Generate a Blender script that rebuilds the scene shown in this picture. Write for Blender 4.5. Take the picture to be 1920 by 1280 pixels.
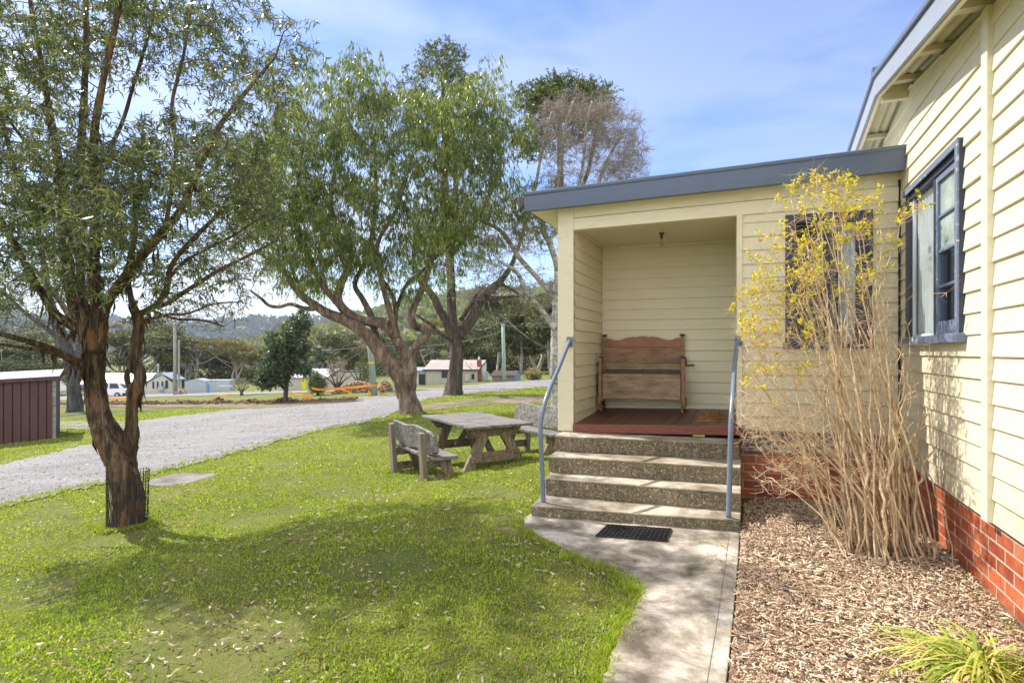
import bpy, math, random
import numpy as np
from mathutils import Vector
random.seed(7); RNG = np.random.default_rng(7)
for o in list(bpy.data.objects): bpy.data.objects.remove(o)
SC = bpy.context.scene; COL = SC.collection
# ------------------------------------------------------------ camera, sky, sun
H = 1.48; F = 1050.0; HY = 660.0
cd = bpy.data.cameras.new('camera'); cam = bpy.data.objects.new('camera', cd); COL.objects.link(cam)
cam.location = (0, 0, H); cam.rotation_euler = (math.pi/2, 0, 0)
cd.sensor_width = 36; cd.lens = F/1920*36; cd.shift_y = 20/1920; cd.clip_end = 6000; cd.clip_start = .05
SC.camera = cam
SUN_EL = math.radians(48); SD = Vector((-.83, .557, 0)).normalized()
sunv = Vector((SD.x*math.cos(SUN_EL), SD.y*math.cos(SUN_EL), math.sin(SUN_EL)))
w = bpy.data.worlds.new('World'); SC.world = w; w.use_nodes = True
nt = w.node_tree; nt.nodes.clear()
sky = nt.nodes.new('ShaderNodeTexSky'); sky.sky_type = 'NISHITA'; sky.sun_disc = False
sky.sun_elevation = SUN_EL; sky.sun_rotation = math.atan2(sunv.x, sunv.y); sky.altitude = 600; sky.air_density = 1.0; sky.dust_density = .6; sky.ozone_density = 2.0
tc = nt.nodes.new('ShaderNodeTexCoord')
mp = nt.nodes.new('ShaderNodeMapping'); mp.inputs['Scale'].default_value = (1.0, 1.0, 3.2); mp.inputs['Location'].default_value = (.3, .1, .0); mp.inputs['Rotation'].default_value = (0, .25, .3)
n1 = nt.nodes.new('ShaderNodeTexNoise'); n1.inputs['Scale'].default_value = 2.3; n1.inputs['Detail'].default_value = 8; n1.inputs['Roughness'].default_value = .52; n1.inputs['Distortion'].default_value = .35
r1 = nt.nodes.new('ShaderNodeValToRGB'); r1.color_ramp.elements[0].position = .42; r1.color_ramp.elements[1].position = .60
sx = nt.nodes.new('ShaderNodeSeparateXYZ')
mr = nt.nodes.new('ShaderNodeMapRange'); mr.inputs['From Min'].default_value = .0; mr.inputs['From Max'].default_value = .55; mr.inputs['To Min'].default_value = 1.0; mr.inputs['To Max'].default_value = .36
ml = nt.nodes.new('ShaderNodeMath'); ml.operation = 'MULTIPLY'
# cloud cover thickens toward the left of the view (-X)
mr2 = nt.nodes.new('ShaderNodeMapRange'); mr2.inputs['From Min'].default_value = .38; mr2.inputs['From Max'].default_value = -.35; mr2.inputs['To Min'].default_value = .5; mr2.inputs['To Max'].default_value = 1.0
ml2 = nt.nodes.new('ShaderNodeMath'); ml2.operation = 'MULTIPLY'
mx = nt.nodes.new('ShaderNodeMix'); mx.data_type = 'RGBA'; mx.inputs[7].default_value = (4.0, 4.2, 4.7, 1)
bg = nt.nodes.new('ShaderNodeBackground'); bg.inputs['Strength'].default_value = .135
wo = nt.nodes.new('ShaderNodeOutputWorld')
L = nt.links.new
L(tc.outputs['Generated'], mp.inputs[0]); L(mp.outputs[0], n1.inputs['Vector']); L(n1.outputs[0], r1.inputs[0])
L(tc.outputs['Generated'], sx.inputs[0]); L(sx.outputs[2], mr.inputs[0]); L(sx.outputs[0], mr2.inputs[0])
L(r1.outputs[0], ml.inputs[0]); L(mr.outputs[0], ml.inputs[1]); L(ml.outputs[0], ml2.inputs[0]); L(mr2.outputs[0], ml2.inputs[1])
hs = nt.nodes.new('ShaderNodeHueSaturation'); hs.inputs['Saturation'].default_value = 1.25; hs.inputs['Hue'].default_value = .514; hs.inputs['Value'].default_value = .97
# unseen bright cloud bank, added over and behind the camera to lift the shade
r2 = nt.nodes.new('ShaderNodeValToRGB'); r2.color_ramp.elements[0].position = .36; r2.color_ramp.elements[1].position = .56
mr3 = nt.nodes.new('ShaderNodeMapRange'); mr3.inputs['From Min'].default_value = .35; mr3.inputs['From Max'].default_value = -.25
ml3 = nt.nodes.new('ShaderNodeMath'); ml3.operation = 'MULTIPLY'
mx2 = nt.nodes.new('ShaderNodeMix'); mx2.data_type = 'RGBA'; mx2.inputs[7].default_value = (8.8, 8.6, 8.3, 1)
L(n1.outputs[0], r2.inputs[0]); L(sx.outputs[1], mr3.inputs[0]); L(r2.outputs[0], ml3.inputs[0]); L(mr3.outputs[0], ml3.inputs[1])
L(sky.outputs[0], hs.inputs['Color']); L(ml2.outputs[0], mx.inputs[0]); L(hs.outputs[0], mx.inputs[6])
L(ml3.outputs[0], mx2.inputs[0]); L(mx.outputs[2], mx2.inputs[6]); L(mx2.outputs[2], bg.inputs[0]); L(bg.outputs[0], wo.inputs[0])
sl = bpy.data.lights.new('sun', 'SUN'); so = bpy.data.objects.new('sun', sl); COL.objects.link(so)
sl.energy = 4.3; sl.angle = math.radians(.55); sl.color = (1, .94, .84)
so.rotation_euler = (-sunv).to_track_quat('-Z', 'Y').to_euler()
SC.view_settings.view_transform = 'Standard'; SC.view_settings.look = 'None'; SC.view_settings.gamma = 1
SC.view_settings.exposure = .95
SC.render.engine = 'CYCLES'; SC.cycles.max_bounces = 8; SC.cycles.diffuse_bounces = 4; SC.cycles.transparent_max_bounces = 16; SC.cycles.volume_bounces = 0

# ------------------------------------------------------------ terrain and pixel rays
def sp(t): return np.log1p(np.exp(np.clip(t, -30, 30))) + np.maximum(0, t-30)
def sst(t): t = np.clip(t, 0, 1); return t*t*(3-2*t)
def g(X, Y):
    X = np.asarray(X, float); Y = np.asarray(Y, float)
    z = -.055*np.minimum(sp(-X-.5), 70) - .012*np.minimum(sp(Y-5), 130) - .33*sst((Y*.7-X-4)/4)
    z = z + .012*np.sin(X*1.1+.4)*np.sin(Y*.9)*sst((np.hypot(X-2, Y-4)-2.5)/3)
    return z - sst((Y-95)/200)*3
def ray(px): return (px-960)/F
_Y = np.geomspace(1.0, 3000, 1500)
def G(px, py, dz=0.0):
    a = ray(px); d = H+(HY-py)/F*_Y-g(a*_Y, _Y)-dz
    k = np.argmax(d < 0)
    if d[k] >= 0: k = len(_Y)-1
    if k == 0: y = _Y[0]
    else:
        t = d[k-1]/(d[k-1]-d[k]); y = _Y[k-1]*(1-t)+_Y[k]*t
    return Vector((a*y, y, float(g(a*y, y))+dz))
def PY(px, py, y): return Vector((ray(px)*y, y, H+(HY-py)/F*y))
def PZ(px, py, z):
    y = (H-z)*F/(py-HY); return Vector((ray(px)*y, y, z))

# ------------------------------------------------------------ materials
def newmat(name):
    m = bpy.data.materials.new(name); m.use_nodes = True
    return m, m.node_tree, m.node_tree.nodes['Principled BSDF']
def pos_vec(t, stretch=(1,1,1), rotz=0, obj=False):
    if obj: c = t.nodes.new('ShaderNodeTexCoord').outputs['Object']
    else: c = t.nodes.new('ShaderNodeNewGeometry').outputs['Position']
    mp = t.nodes.new('ShaderNodeMapping'); mp.inputs['Scale'].default_value = stretch; mp.inputs['Rotation'].default_value = (0, 0, rotz)
    t.links.new(c, mp.inputs[0]); return mp.outputs[0]
def noise(t, vec, scale, detail=4, rough=.55, dist=0):
    n = t.nodes.new('ShaderNodeTexNoise'); n.inputs['Scale'].default_value = scale; n.inputs['Detail'].default_value = detail
    n.inputs['Roughness'].default_value = rough; n.inputs['Distortion'].default_value = dist; t.links.new(vec, n.inputs['Vector']); return n.outputs[0]
def ramp(t, fac, stops):
    r = t.nodes.new('ShaderNodeValToRGB'); e = r.color_ramp.elements
    while len(e) < len(stops): e.new(.5)
    for i, (p, c) in enumerate(stops):
        e[i].position = p; e[i].color = (c[0], c[1], c[2], 1) if not isinstance(c, (int, float)) else (c, c, c, 1)
    t.links.new(fac, r.inputs[0]); return r.outputs[0]
def mix(t, fac, a, b, mode='MIX'):
    m = t.nodes.new('ShaderNodeMix'); m.data_type = 'RGBA'; m.blend_type = mode
    for s, v in ((0, fac), (6, a), (7, b)):
        if isinstance(v, (int, float)): m.inputs[s].default_value = v
        elif isinstance(v, tuple): m.inputs[s].default_value = (*v[:3], 1)
        else: t.links.new(v, m.inputs[s])
    return m.outputs[2]
def bump(t, b, h, strength, dist=.01):
    n = t.nodes.new('ShaderNodeBump'); n.inputs['Strength'].default_value = strength; n.inputs['Distance'].default_value = dist
    t.links.new(h, n.inputs['Height']); t.links.new(n.outputs[0], b.inputs['Normal'])
def M(name, ca, cb, scale=4, rough=.6, bs=.3, bscale=40, bdist=.004, stretch=(1,1,1), rotz=0, stain=None, stain_scale=2, stain_pos=(.55,.7), obj=False, metal=0, spec=.5, detail=6):
    m, t, b = newmat(name); v = pos_vec(t, stretch, rotz, obj)
    c = ramp(t, noise(t, v, scale, detail), [(.3, ca), (.7, cb)])
    if stain:
        f = ramp(t, noise(t, v, stain_scale, 8, .65), [(stain_pos[0], 0), (stain_pos[1], 1)])
        c = mix(t, f, c, stain)
    t.links.new(c, b.inputs['Base Color']); b.inputs['Roughness'].default_value = rough; b.inputs['Metallic'].default_value = metal
    b.inputs['Specular IOR Level'].default_value = spec
    if bs: bump(t, b, noise(t, v, bscale, 6, .6), bs, bdist)
    return m
def LEAF(name, stops, rough=.42, trans=.35, patch=None, patch_scale=.5, spec=.4):
    m, t, b = newmat(name); ge = t.nodes.new('ShaderNodeNewGeometry')
    c = ramp(t, ge.outputs['Random Per Island'], stops)
    if patch:
        f = ramp(t, noise(t, pos_vec(t), patch_scale, 5, .6), [(.42, 0), (.68, 1)])
        c = mix(t, f, c, patch)
    t.links.new(c, b.inputs['Base Color']); b.inputs['Roughness'].default_value = rough; b.inputs['Specular IOR Level'].default_value = spec
    tr = t.nodes.new('ShaderNodeBsdfTranslucent'); c2 = mix(t, 1.0, c, (1.2, 1.3, .55), 'MULTIPLY'); t.links.new(c2, tr.inputs[0])
    ms = t.nodes.new('ShaderNodeMixShader'); ms.inputs[0].default_value = trans
    t.links.new(b.outputs[0], ms.inputs[1]); t.links.new(tr.outputs[0], ms.inputs[2]); t.links.new(ms.outputs[0], t.nodes['Material Output'].inputs[0])
    return m
TH = math.radians(22.7); TF = math.radians(18)
d1 = Vector((math.sin(TH), math.cos(TH), 0)); nW = Vector((-math.cos(TH), math.sin(TH), 0))     # along main wall / its outward normal
d2 = Vector((math.cos(TF), -math.sin(TF), 0)); nF = Vector((-math.sin(TF), -math.cos(TF), 0))   # along facade / outward normal
J = Vector((3.681, 5.281, 0))
K = {}
def paint(name, col, rot, dirt, rough=.5, bs=.25, chips=None, low=False):
    m, t, b = newmat(name); v = pos_vec(t, (1, 1, 1), rot)
    c = ramp(t, noise(t, v, 1.3, 5), [(.3, tuple(x*.94 for x in col)), (.7, col)])
    v2 = pos_vec(t, (1.2, 1.2, 7), rot)
    c = mix(t, ramp(t, noise(t, v2, 3.0, 9, .7), [(.52, 0), (.78, .55)]), c, dirt)
    c = mix(t, ramp(t, noise(t, pos_vec(t), 75, 3, .6), [(.72, 0), (.75, .6)]), c, tuple(x*.35 for x in dirt))
    if low:
        se = t.nodes.new('ShaderNodeSeparateXYZ'); t.links.new(pos_vec(t), se.inputs[0]); zr = t.nodes.new('ShaderNodeMapRange'); zr.inputs[1].default_value = .46; zr.inputs[2].default_value = 1.0; zr.inputs[3].default_value = 1; zr.inputs[4].default_value = 0; t.links.new(se.outputs[2], zr.inputs[0])
        q = t.nodes.new('ShaderNodeMath'); q.operation = 'MULTIPLY'; t.links.new(zr.outputs[0], q.inputs[0]); t.links.new(ramp(t, noise(t, pos_vec(t, (1, 1, 3)), 9, 8, .7), [(.42, 0), (.65, .9)]), q.inputs[1]); c = mix(t, q.outputs[0], c, (.36,.31,.21))
    if chips:
        c = mix(t, ramp(t, noise(t, pos_vec(t, (1,1,2.2)), 14, 7, .7), [(chips[1], 0), (chips[1]+.02, 1)]), c, chips[0])
    t.links.new(c, b.inputs['Base Color']); b.inputs['Roughness'].default_value = rough
    bump(t, b, noise(t, pos_vec(t, (1, 1, 6)), 18, 8, .7), bs, .004)
    return m
K['cream'] = paint('cream_paint', (.70, .64, .465), -TH, (.50, .46, .31), low=True)
K['cream_trim'] = paint('cream_trim_paint', (.72, .66, .485), -TH, (.50, .45, .30), chips=((.30,.24,.16), .74))
K['blue'] = paint('slate_blue_paint', (.135, .165, .235), 0, (.09, .105, .14), rough=.42)
K['blue_chipped'] = paint('chipped_slate_blue_paint', (.15, .19, .29), 0, (.10, .12, .18), rough=.5, bs=.5, chips=((.62,.60,.55), .61))
K['blue_dark'] = paint('dark_slate_paint', (.035, .045, .085), 0, (.06, .07, .09), rough=.45, chips=((.3,.3,.3), .76))
K['fascia'] = paint('slate_sheet_metal', (.095, .125, .195), 0, (.11, .125, .155), rough=.42, bs=.12)
K['rail'] = paint('rail_paint', (.15, .19, .26), 0, (.09, .11, .14), rough=.32, bs=.1)
K['ceiling'] = paint('ceiling_paint', (.66, .62, .42), 0, (.48, .43, .28))
def concrete(name, a, b_, c_, speck=True, sc=1.0, pebble=False):
    m, t, b = newmat(name); v = pos_vec(t)
    c = ramp(t, noise(t, v, 2.6*sc, 9, .68, .3), [(.36, a), (.50, b_), (.62, c_)])
    h = noise(t, v, 55, 6, .7)
    if pebble:
        vo = t.nodes.new('ShaderNodeTexVoronoi'); vo.inputs['Scale'].default_value = 62; t.links.new(v, vo.inputs['Vector'])
        col = ramp(t, vo.outputs['Color'], [(.1, (.06,.045,.03)), (.45, (.20,.165,.11)), (.75, (.34,.27,.17)), (.95, (.62,.55,.42))])
        vo2 = t.nodes.new('ShaderNodeTexVoronoi'); vo2.inputs['Scale'].default_value = 62; vo2.feature = 'DISTANCE_TO_EDGE'; t.links.new(v, vo2.inputs['Vector'])
        e = ramp(t, vo2.outputs['Distance'], [(.03, 0), (.16, 1)])
        c = mix(t, e, mix(t, .7, c, (.075,.065,.045)), mix(t, .78, c, col))
        h = e
    elif speck:
        c = mix(t, ramp(t, noise(t, v, 130, 3, .7), [(.60, 0), (.72, .75)]), c, (.09, .08, .06))
        c = mix(t, ramp(t, noise(t, v, 9, 8, .7), [(.55, 0), (.72, .5)]), c, (.10, .095, .075))
    t.links.new(c, b.inputs['Base Color']); b.inputs['Roughness'].default_value = .92; b.inputs['Specular IOR Level'].default_value = .25
    bump(t, b, h, .6, .006); return m
K['conc'] = concrete('path_concrete', (.10,.082,.06), (.30,.262,.21), (.56,.50,.43))
K['tread'] = concrete('tread_concrete', (.15,.12,.08), (.31,.265,.20), (.50,.45,.36))
K['riser'] = concrete('exposed_aggregate', (.15,.125,.085), (.27,.225,.155), (.42,.35,.24), pebble=True)
def brickmat():
    m, t, b = newmat('glossy_red_brick'); ge = t.nodes.new('ShaderNodeNewGeometry')
    se = t.nodes.new('ShaderNodeSeparateXYZ'); t.links.new(ge.outputs['Position'], se.inputs[0])
    dn = t.nodes.new('ShaderNodeVectorMath'); dn.operation = 'CROSS_PRODUCT'; dn.inputs[1].default_value = (0, 0, 1); t.links.new(ge.outputs['True Normal'], dn.inputs[0])
    dt = t.nodes.new('ShaderNodeVectorMath'); dt.operation = 'DOT_PRODUCT'; t.links.new(dn.outputs[0], dt.inputs[0]); t.links.new(ge.outputs['Position'], dt.inputs[1])
    cb = t.nodes.new('ShaderNodeCombineXYZ'); t.links.new(dt.outputs['Value'], cb.inputs[0]); t.links.new(se.outputs[2], cb.inputs[1])
    br = t.nodes.new('ShaderNodeTexBrick'); br.inputs['Scale'].default_value = 1; br.inputs['Brick Width'].default_value = .24; br.inputs['Row Height'].default_value = .086
    br.inputs['Mortar Size'].default_value = .009; br.inputs['Mortar Smooth'].default_value = .35; br.inputs['Color1'].default_value = (.50,.115,.045,1); br.inputs['Color2'].default_value = (.25,.05,.025,1); br.inputs['Mortar'].default_value = (.46,.36,.28,1)
    t.links.new(cb.outputs[0], br.inputs['Vector'])
    v = pos_vec(t)
    c = mix(t, ramp(t, noise(t, v, 7, 6, .6), [(.45, 0), (.8, .6)]), br.outputs[0], (.66,.26,.12))
    c = mix(t, ramp(t, noise(t, v, 26, 6, .7), [(.56, 0), (.70, .75)]), c, (.12,.045,.03)); c = mix(t, ramp(t, noise(t, v, 4, 8, .7), [(.54, 0), (.70, .6)]), c, (.34,.25,.18))
    t.links.new(c, b.inputs['Base Color']); b.inputs['Roughness'].default_value = .38
    n = t.nodes.new('ShaderNodeMath'); n.operation = 'SUBTRACT'; t.links.new(noise(t, v, 22, 5), n.inputs[0]); t.links.new(br.outputs['Fac'], n.inputs[1])
    bump(t, b, n.outputs[0], .7, .006); return m
K['brick'] = brickmat()
K['peel'] = paint('peeling_bearer_paint', (.42,.40,.36), 0, (.20,.10,.06), rough=.6, bs=.6, chips=((.17,.055,.035), .50))
K['redwood'] = M('oiled_red_decking', (.055,.022,.017), (.105,.038,.027), 5, .38, .3, 30, .003, (14, 1, 14), -TH, stain=(.08,.022,.016), stain_scale=1.5)
K['redfascia'] = M('red_deck_fascia_timber', (.13,.036,.024), (.24,.062,.038), 5, .4, .3, 30, .003, (1.4, 12, 12), TF, stain=(.14,.04,.03), stain_scale=1.2)
K['greywood'] = M('silver_grey_hardwood', (.13,.12,.11), (.36,.34,.31), 9, .8, .6, 12, .006, (1, 1, 1), 0, stain=(.07,.062,.055), stain_scale=5, obj=True)
def grain(name, ca, cb, axis, dark, rough=.75):
    s = [9, 9, 9]; s[axis] = .8
    return M(name, ca, cb, 3.2, rough, .55, 5, .005, tuple(s), 0, stain=dark, stain_scale=1.6, stain_pos=(.5,.72), obj=True, detail=9)
K['grey_x'] = grain('weathered_grey_timber', (.15,.14,.13), (.40,.38,.35), 0, (.075,.07,.065))
K['brown_x'] = grain('weathered_brown_timber', (.13,.10,.07), (.32,.25,.18), 0, (.06,.045,.033))
K['brown_z'] = grain('weathered_brown_post_timber', (.13,.105,.075), (.30,.25,.19), 2, (.06,.05,.038))
K['settle'] = grain('worn_oak', (.16,.08,.033), (.38,.22,.10), 0, (.045,.026,.016), .5)
K['settle_pale'] = grain('bleached_oak', (.19,.125,.07), (.43,.30,.18), 0, (.055,.042,.035), .65)
K['settle_red'] = grain('varnished_oak', (.22,.07,.022), (.36,.13,.045), 0, (.10,.03,.014), .35)
K['settle_dark'] = M('dark_stained_wood', (.03,.02,.015), (.09,.06,.045), 12, .5, .3, 30)
K['black'] = M('black_rubber', (.012,.012,.015), (.03,.03,.035), 20, .5, .2, 60)
K['coir'] = M('worn_coir', (.12,.05,.012), (.34,.17,.04), 14, .95, .8, 120, .006, stain=(.035,.028,.024), stain_scale=6)
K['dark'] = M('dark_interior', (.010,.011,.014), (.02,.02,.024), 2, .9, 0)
K['curtain'] = M('sheer_curtain', (.66,.68,.70), (.84,.85,.86), 3, .9, .2, 20)
K['steel'] = M('galvanised_steel', (.32,.33,.35), (.52,.53,.55), 6, .4, .15, 30, metal=.6)
def glassm(name, tint=(.6,.68,.72), trans=.7):
    m, t, b = newmat(name); t.nodes.remove(b)
    gl = t.nodes.new('ShaderNodeBsdfGlossy'); gl.inputs['Roughness'].default_value = .04; gl.inputs[0].default_value = (.9,.95,1,1)
    tr = t.nodes.new('ShaderNodeBsdfTransparent'); tr.inputs[0].default_value = (*tint, 1)
    lw = t.nodes.new('ShaderNodeLayerWeight'); lw.inputs[0].default_value = .5; pw = t.nodes.new('ShaderNodeMapRange'); pw.inputs[1].default_value = .2; pw.inputs[2].default_value = 1; pw.inputs[3].default_value = .06; pw.inputs[4].default_value = .26; ms = t.nodes.new('ShaderNodeMixShader')
    t.links.new(lw.outputs['Facing'], pw.inputs[0]); t.links.new(pw.outputs[0], ms.inputs[0]); t.links.new(tr.outputs[0], ms.inputs[1]); t.links.new(gl.outputs[0], ms.inputs[2]); t.links.new(ms.outputs[0], t.nodes['Material Output'].inputs[0]); return m
K['glass'] = glassm('window_glass', (.88,.91,.92))
K['painted_sky'] = M('painted_sky_pane', (.20,.26,.25), (.42,.50,.49), 5, .18, .1, 20)  # pale green-grey paints the reflected sky into the upper sash panes

# ------------------------------------------------------------ mesh builder
class MB:
    def __init__(s): s.v = []; s.f = []
    def add(s, vs, fs):
        k = len(s.v); s.v += [tuple(x) for x in vs]; s.f += [tuple(i+k for i in f) for f in fs]; return s
    def prism(s, pts, z0, z1):
        n = len(pts); z0 = z0 if hasattr(z0, '__len__') else [z0]*n; z1 = z1 if hasattr(z1, '__len__') else [z1]*n
        ar = sum(pts[i][0]*pts[(i+1) % n][1]-pts[(i+1) % n][0]*pts[i][1] for i in range(n))
        idx = list(range(n)) if ar > 0 else list(range(n))[::-1]
        vs = [(pts[i][0], pts[i][1], z0[i]) for i in idx]+[(pts[i][0], pts[i][1], z1[i]) for i in idx]
        fs = [tuple(range(n))[::-1], tuple(range(n, 2*n))]+[(i, (i+1) % n, n+(i+1) % n, n+i) for i in range(n)]
        return s.add(vs, fs)
    def box(s, c, sx, sy, sz, ax=Vector((1,0,0)), ay=Vector((0,1,0)), az=Vector((0,0,1))):
        c = Vector(c); vs = [c+ax*(i*sx/2)+ay*(j*sy/2)+az*(k*sz/2) for k in (-1,1) for j in (-1,1) for i in (-1,1)]
        return s.add(vs, [(0,2,3,1),(4,5,7,6),(0,1,5,4),(2,6,7,3),(0,4,6,2),(1,3,7,5)])
    def bar(s, p, q, w, h, up=Vector((0,0,1))):
        p = Vector(p); q = Vector(q); ax = (q-p).normalized(); ay = up.cross(ax)
        if ay.length < 1e-4: ay = Vector((0,1,0)).cross(ax)
        ay.normalize(); az = ax.cross(ay)
        return s.box((p+q)/2, (q-p).length, w, h, ax, ay, az)
    def tube(s, pts, rad, n=8, cap=True, rough=0, seed=0):
        pts = [Vector(p) for p in pts]; m = len(pts); rad = rad if hasattr(rad, '__len__') else [rad]*m
        ref = None; k = len(s.v); rr = random.Random(seed)
        for i, p in enumerate(pts):
            d = (pts[min(i+1, m-1)]-pts[max(i-1, 0)]).normalized()
            if ref is None: ref = d.orthogonal().normalized()
            ref = (ref-d*ref.dot(d)).normalized(); b = d.cross(ref)
            for j in range(n):
                a = 2*math.pi*j/n; r = rad[i]*(1+rough*(math.sin(a*3+i*.35+seed)+.7*math.sin(a*5-i*.6+seed*2)+.8*rr.uniform(-1, 1)))
                s.v.append(tuple(p+(ref*math.cos(a)+b*math.sin(a))*r))
        for i in range(m-1):
            for j in range(n):
                a = k+i*n+j; b2 = k+i*n+(j+1) % n; s.f.append((a, b2, b2+n, a+n))
        if cap: s.f.append(tuple(range(k, k+n))[::-1]); s.f.append(tuple(range(k+(m-1)*n, k+m*n)))
        return s
    def lathe(s, c, prof, n=16, ax=Vector((1,0,0)), ay=Vector((0,1,0)), az=Vector((0,0,1))):
        c = Vector(c); k = len(s.v); m = len(prof)
        for r, z in prof:
            for j in range(n):
                a = 2*math.pi*j/n; s.v.append(tuple(c+ax*(r*math.cos(a))+ay*(r*math.sin(a))+az*z))
        for i in range(m-1):
            for j in range(n):
                a = k+i*n+j; b = k+i*n+(j+1) % n; s.f.append((a, b, b+n, a+n))
        s.f.append(tuple(range(k, k+n))[::-1]); s.f.append(tuple(range(k+(m-1)*n, k+m*n))); return s
    def build(s, name, mat, parent=None, bevel=0, smooth=False):
        return mesh_obj(name, np.array(s.v, float), s.f, mat, parent, bevel, smooth)
def wloc(o):
    v = Vector((0, 0, 0))
    while o: v += o.location; o = o.parent
    return v
def mesh_obj(name, V, Fs, mat, parent=None, bevel=0, smooth=False):
    off = wloc(parent) if parent else Vector((0, 0, 0))
    V = np.asarray(V, float)-np.array(off)
    me = bpy.data.meshes.new(name)
    if isinstance(Fs, np.ndarray):
        n, k = Fs.shape; me.vertices.add(len(V)); me.vertices.foreach_set('co', V.ravel())
        me.loops.add(n*k); me.loops.foreach_set('vertex_index', Fs.ravel().astype(np.int32))
        me.polygons.add(n); me.polygons.foreach_set('loop_start', np.arange(0, n*k, k, dtype=np.int32)); me.polygons.foreach_set('loop_total', np.full(n, k, dtype=np.int32)); me.update(calc_edges=True)
    else: me.from_pydata([tuple(v) for v in V], [], Fs)
    me.materials.append(mat); me.update()
    if smooth: me.polygons.foreach_set('use_smooth', np.ones(len(me.polygons), bool))
    o = bpy.data.objects.new(name, me); COL.objects.link(o)
    if parent: o.parent = parent
    if bevel:
        b = o.modifiers.new('bevel', 'BEVEL'); b.width = bevel; b.segments = 2; b.limit_method = 'ANGLE'; b.angle_limit = math.radians(40)
    return o
def thing(name, loc, label, cat, group=None):
    o = bpy.data.objects.new(name, None); COL.objects.link(o); o.location = loc; o.empty_display_size = .1
    return tag(o, label, cat, group)
def tag(o, label, cat, group=None, kind=None):
    o['label'] = label; o['category'] = cat
    if group: o['group'] = group
    if kind: o['kind'] = kind
    return o
def struct(o, label=None, cat=None, kind='structure'):
    o['kind'] = kind
    if label: o['label'] = label; o['category'] = cat
    return o
def dup(root, loc, rz=0, sc=1):
    r = root.copy(); COL.objects.link(r); r.location = loc; r.rotation_euler = (0, 0, rz); r.scale = (sc, sc, sc) if not hasattr(sc, '__len__') else sc
    for ch in list(root.children):
        c = ch.copy(); COL.objects.link(c); c.parent = r
        for gc in list(ch.children):
            d = gc.copy(); COL.objects.link(d); d.parent = c
    return r
def crom(pts, n):
    """Catmull-Rom through rows of numbers."""
    P = np.array(pts, float); out = []
    for i in range(len(P)-1):
        a = P[max(i-1, 0)]; b = P[i]; c = P[i+1]; d = P[min(i+2, len(P)-1)]
        for k in range(n):
            t = k/n; out.append(.5*((2*b)+(-a+c)*t+(2*a-5*b+4*c-d)*t*t+(-a+3*b-3*c+d)*t**3))
    out.append(P[-1]); return np.array(out)
def inpoly(X, Y, poly):
    r = np.zeros(len(X), bool); n = len(poly)
    for i in range(n):
        x1, y1 = poly[i]; x2, y2 = poly[(i+1) % n]
        if y1 == y2: continue
        r ^= ((y1 > Y) != (y2 > Y)) & (X < (x2-x1)*(Y-y1)/(y2-y1)+x1)
    return r
# ============================================================ GROUND
def ground():
    def axis(lo, hi, n, c, k):
        t = np.linspace(-1, 1, n); s = np.sinh(t*k)/np.sinh(k); return np.where(s < 0, c+s*(c-lo), c+s*(hi-c))
    xs = axis(-900, 900, 300, 0, 6.2); ys = axis(-60, 2200, 340, 6, 6.8)
    X, Y = np.meshgrid(xs, ys); Z = g(X, Y); n = len(xs); m = len(ys)
    i = np.arange(n-1)[None, :]+np.arange(m-1)[:, None]*n; i = i.ravel()
    fs = np.stack([i, i+1, i+n+1, i+n], 1)
    mt, t, b = newmat('turf_soil'); v = pos_vec(t)
    c = ramp(t, noise(t, v, .8, 8, .65), [(.3, (.075,.12,.018)), (.5, (.125,.165,.028)), (.68, (.20,.19,.06))])
    c = mix(t, ramp(t, noise(t, v, 60, 5, .7), [(.48, 0), (.66, .75)]), c, (.17,.125,.07)); c = mix(t, ramp(t, noise(t, v, 95, 4, .8), [(.55, 0), (.62, .7)]), c, (.34,.28,.17)); c = mix(t, ramp(t, noise(t, v, 40, 6, .8), [(.56, 0), (.68, .8)]), c, (.035,.045,.012))
    c = mix(t, ramp(t, noise(t, v, 1.7, 9, .7), [(.56, 0), (.70, .65)]), c, (.21,.185,.08))
    t.links.new(c, b.inputs['Base Color']); b.inputs['Roughness'].default_value = .95; b.inputs['Specular IOR Level'].default_value = .1
    bump(t, b, noise(t, v, 35, 8, .75), .8, .03)
    o = mesh_obj('ground', np.stack([X.ravel(), Y.ravel(), Z.ravel()], 1), fs, mt, smooth=True); struct(o)
ground()
def strip(name, up, lo, x0, x1, dx, rows, mat, dz, jag=.0, seed=0):
    """sheet draped on the terrain between two boundary lines given as (px, py) knots"""
    ux, uy = zip(*up); lx, ly = zip(*lo); V = []; r = np.random.default_rng(seed)
    xs = np.arange(x0, x1+dx, dx); ju = np.convolve(r.normal(size=len(xs)+4), np.ones(3)/3, 'same'); jl = np.convolve(r.normal(size=len(xs)+4), np.ones(3)/3, 'same')
    for i, x in enumerate(xs):
        a = np.interp(x, ux, uy); b = np.interp(x, lx, ly); a += ju[i]*jag*(a-HY)/100; b += jl[i]*jag*(b-HY)/100
        for k in range(rows+1): V.append(G(x, a+(b-a)*k/rows, dz))
    n = rows+1; m = len(xs); f = [(i*n+k, i*n+k+1, (i+1)*n+k+1, (i+1)*n+k) for i in range(m-1) for k in range(rows)]
    return mesh_obj(name, np.array([tuple(v) for v in V]), np.array(f)[:, ::-1], mat, smooth=True)
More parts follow.
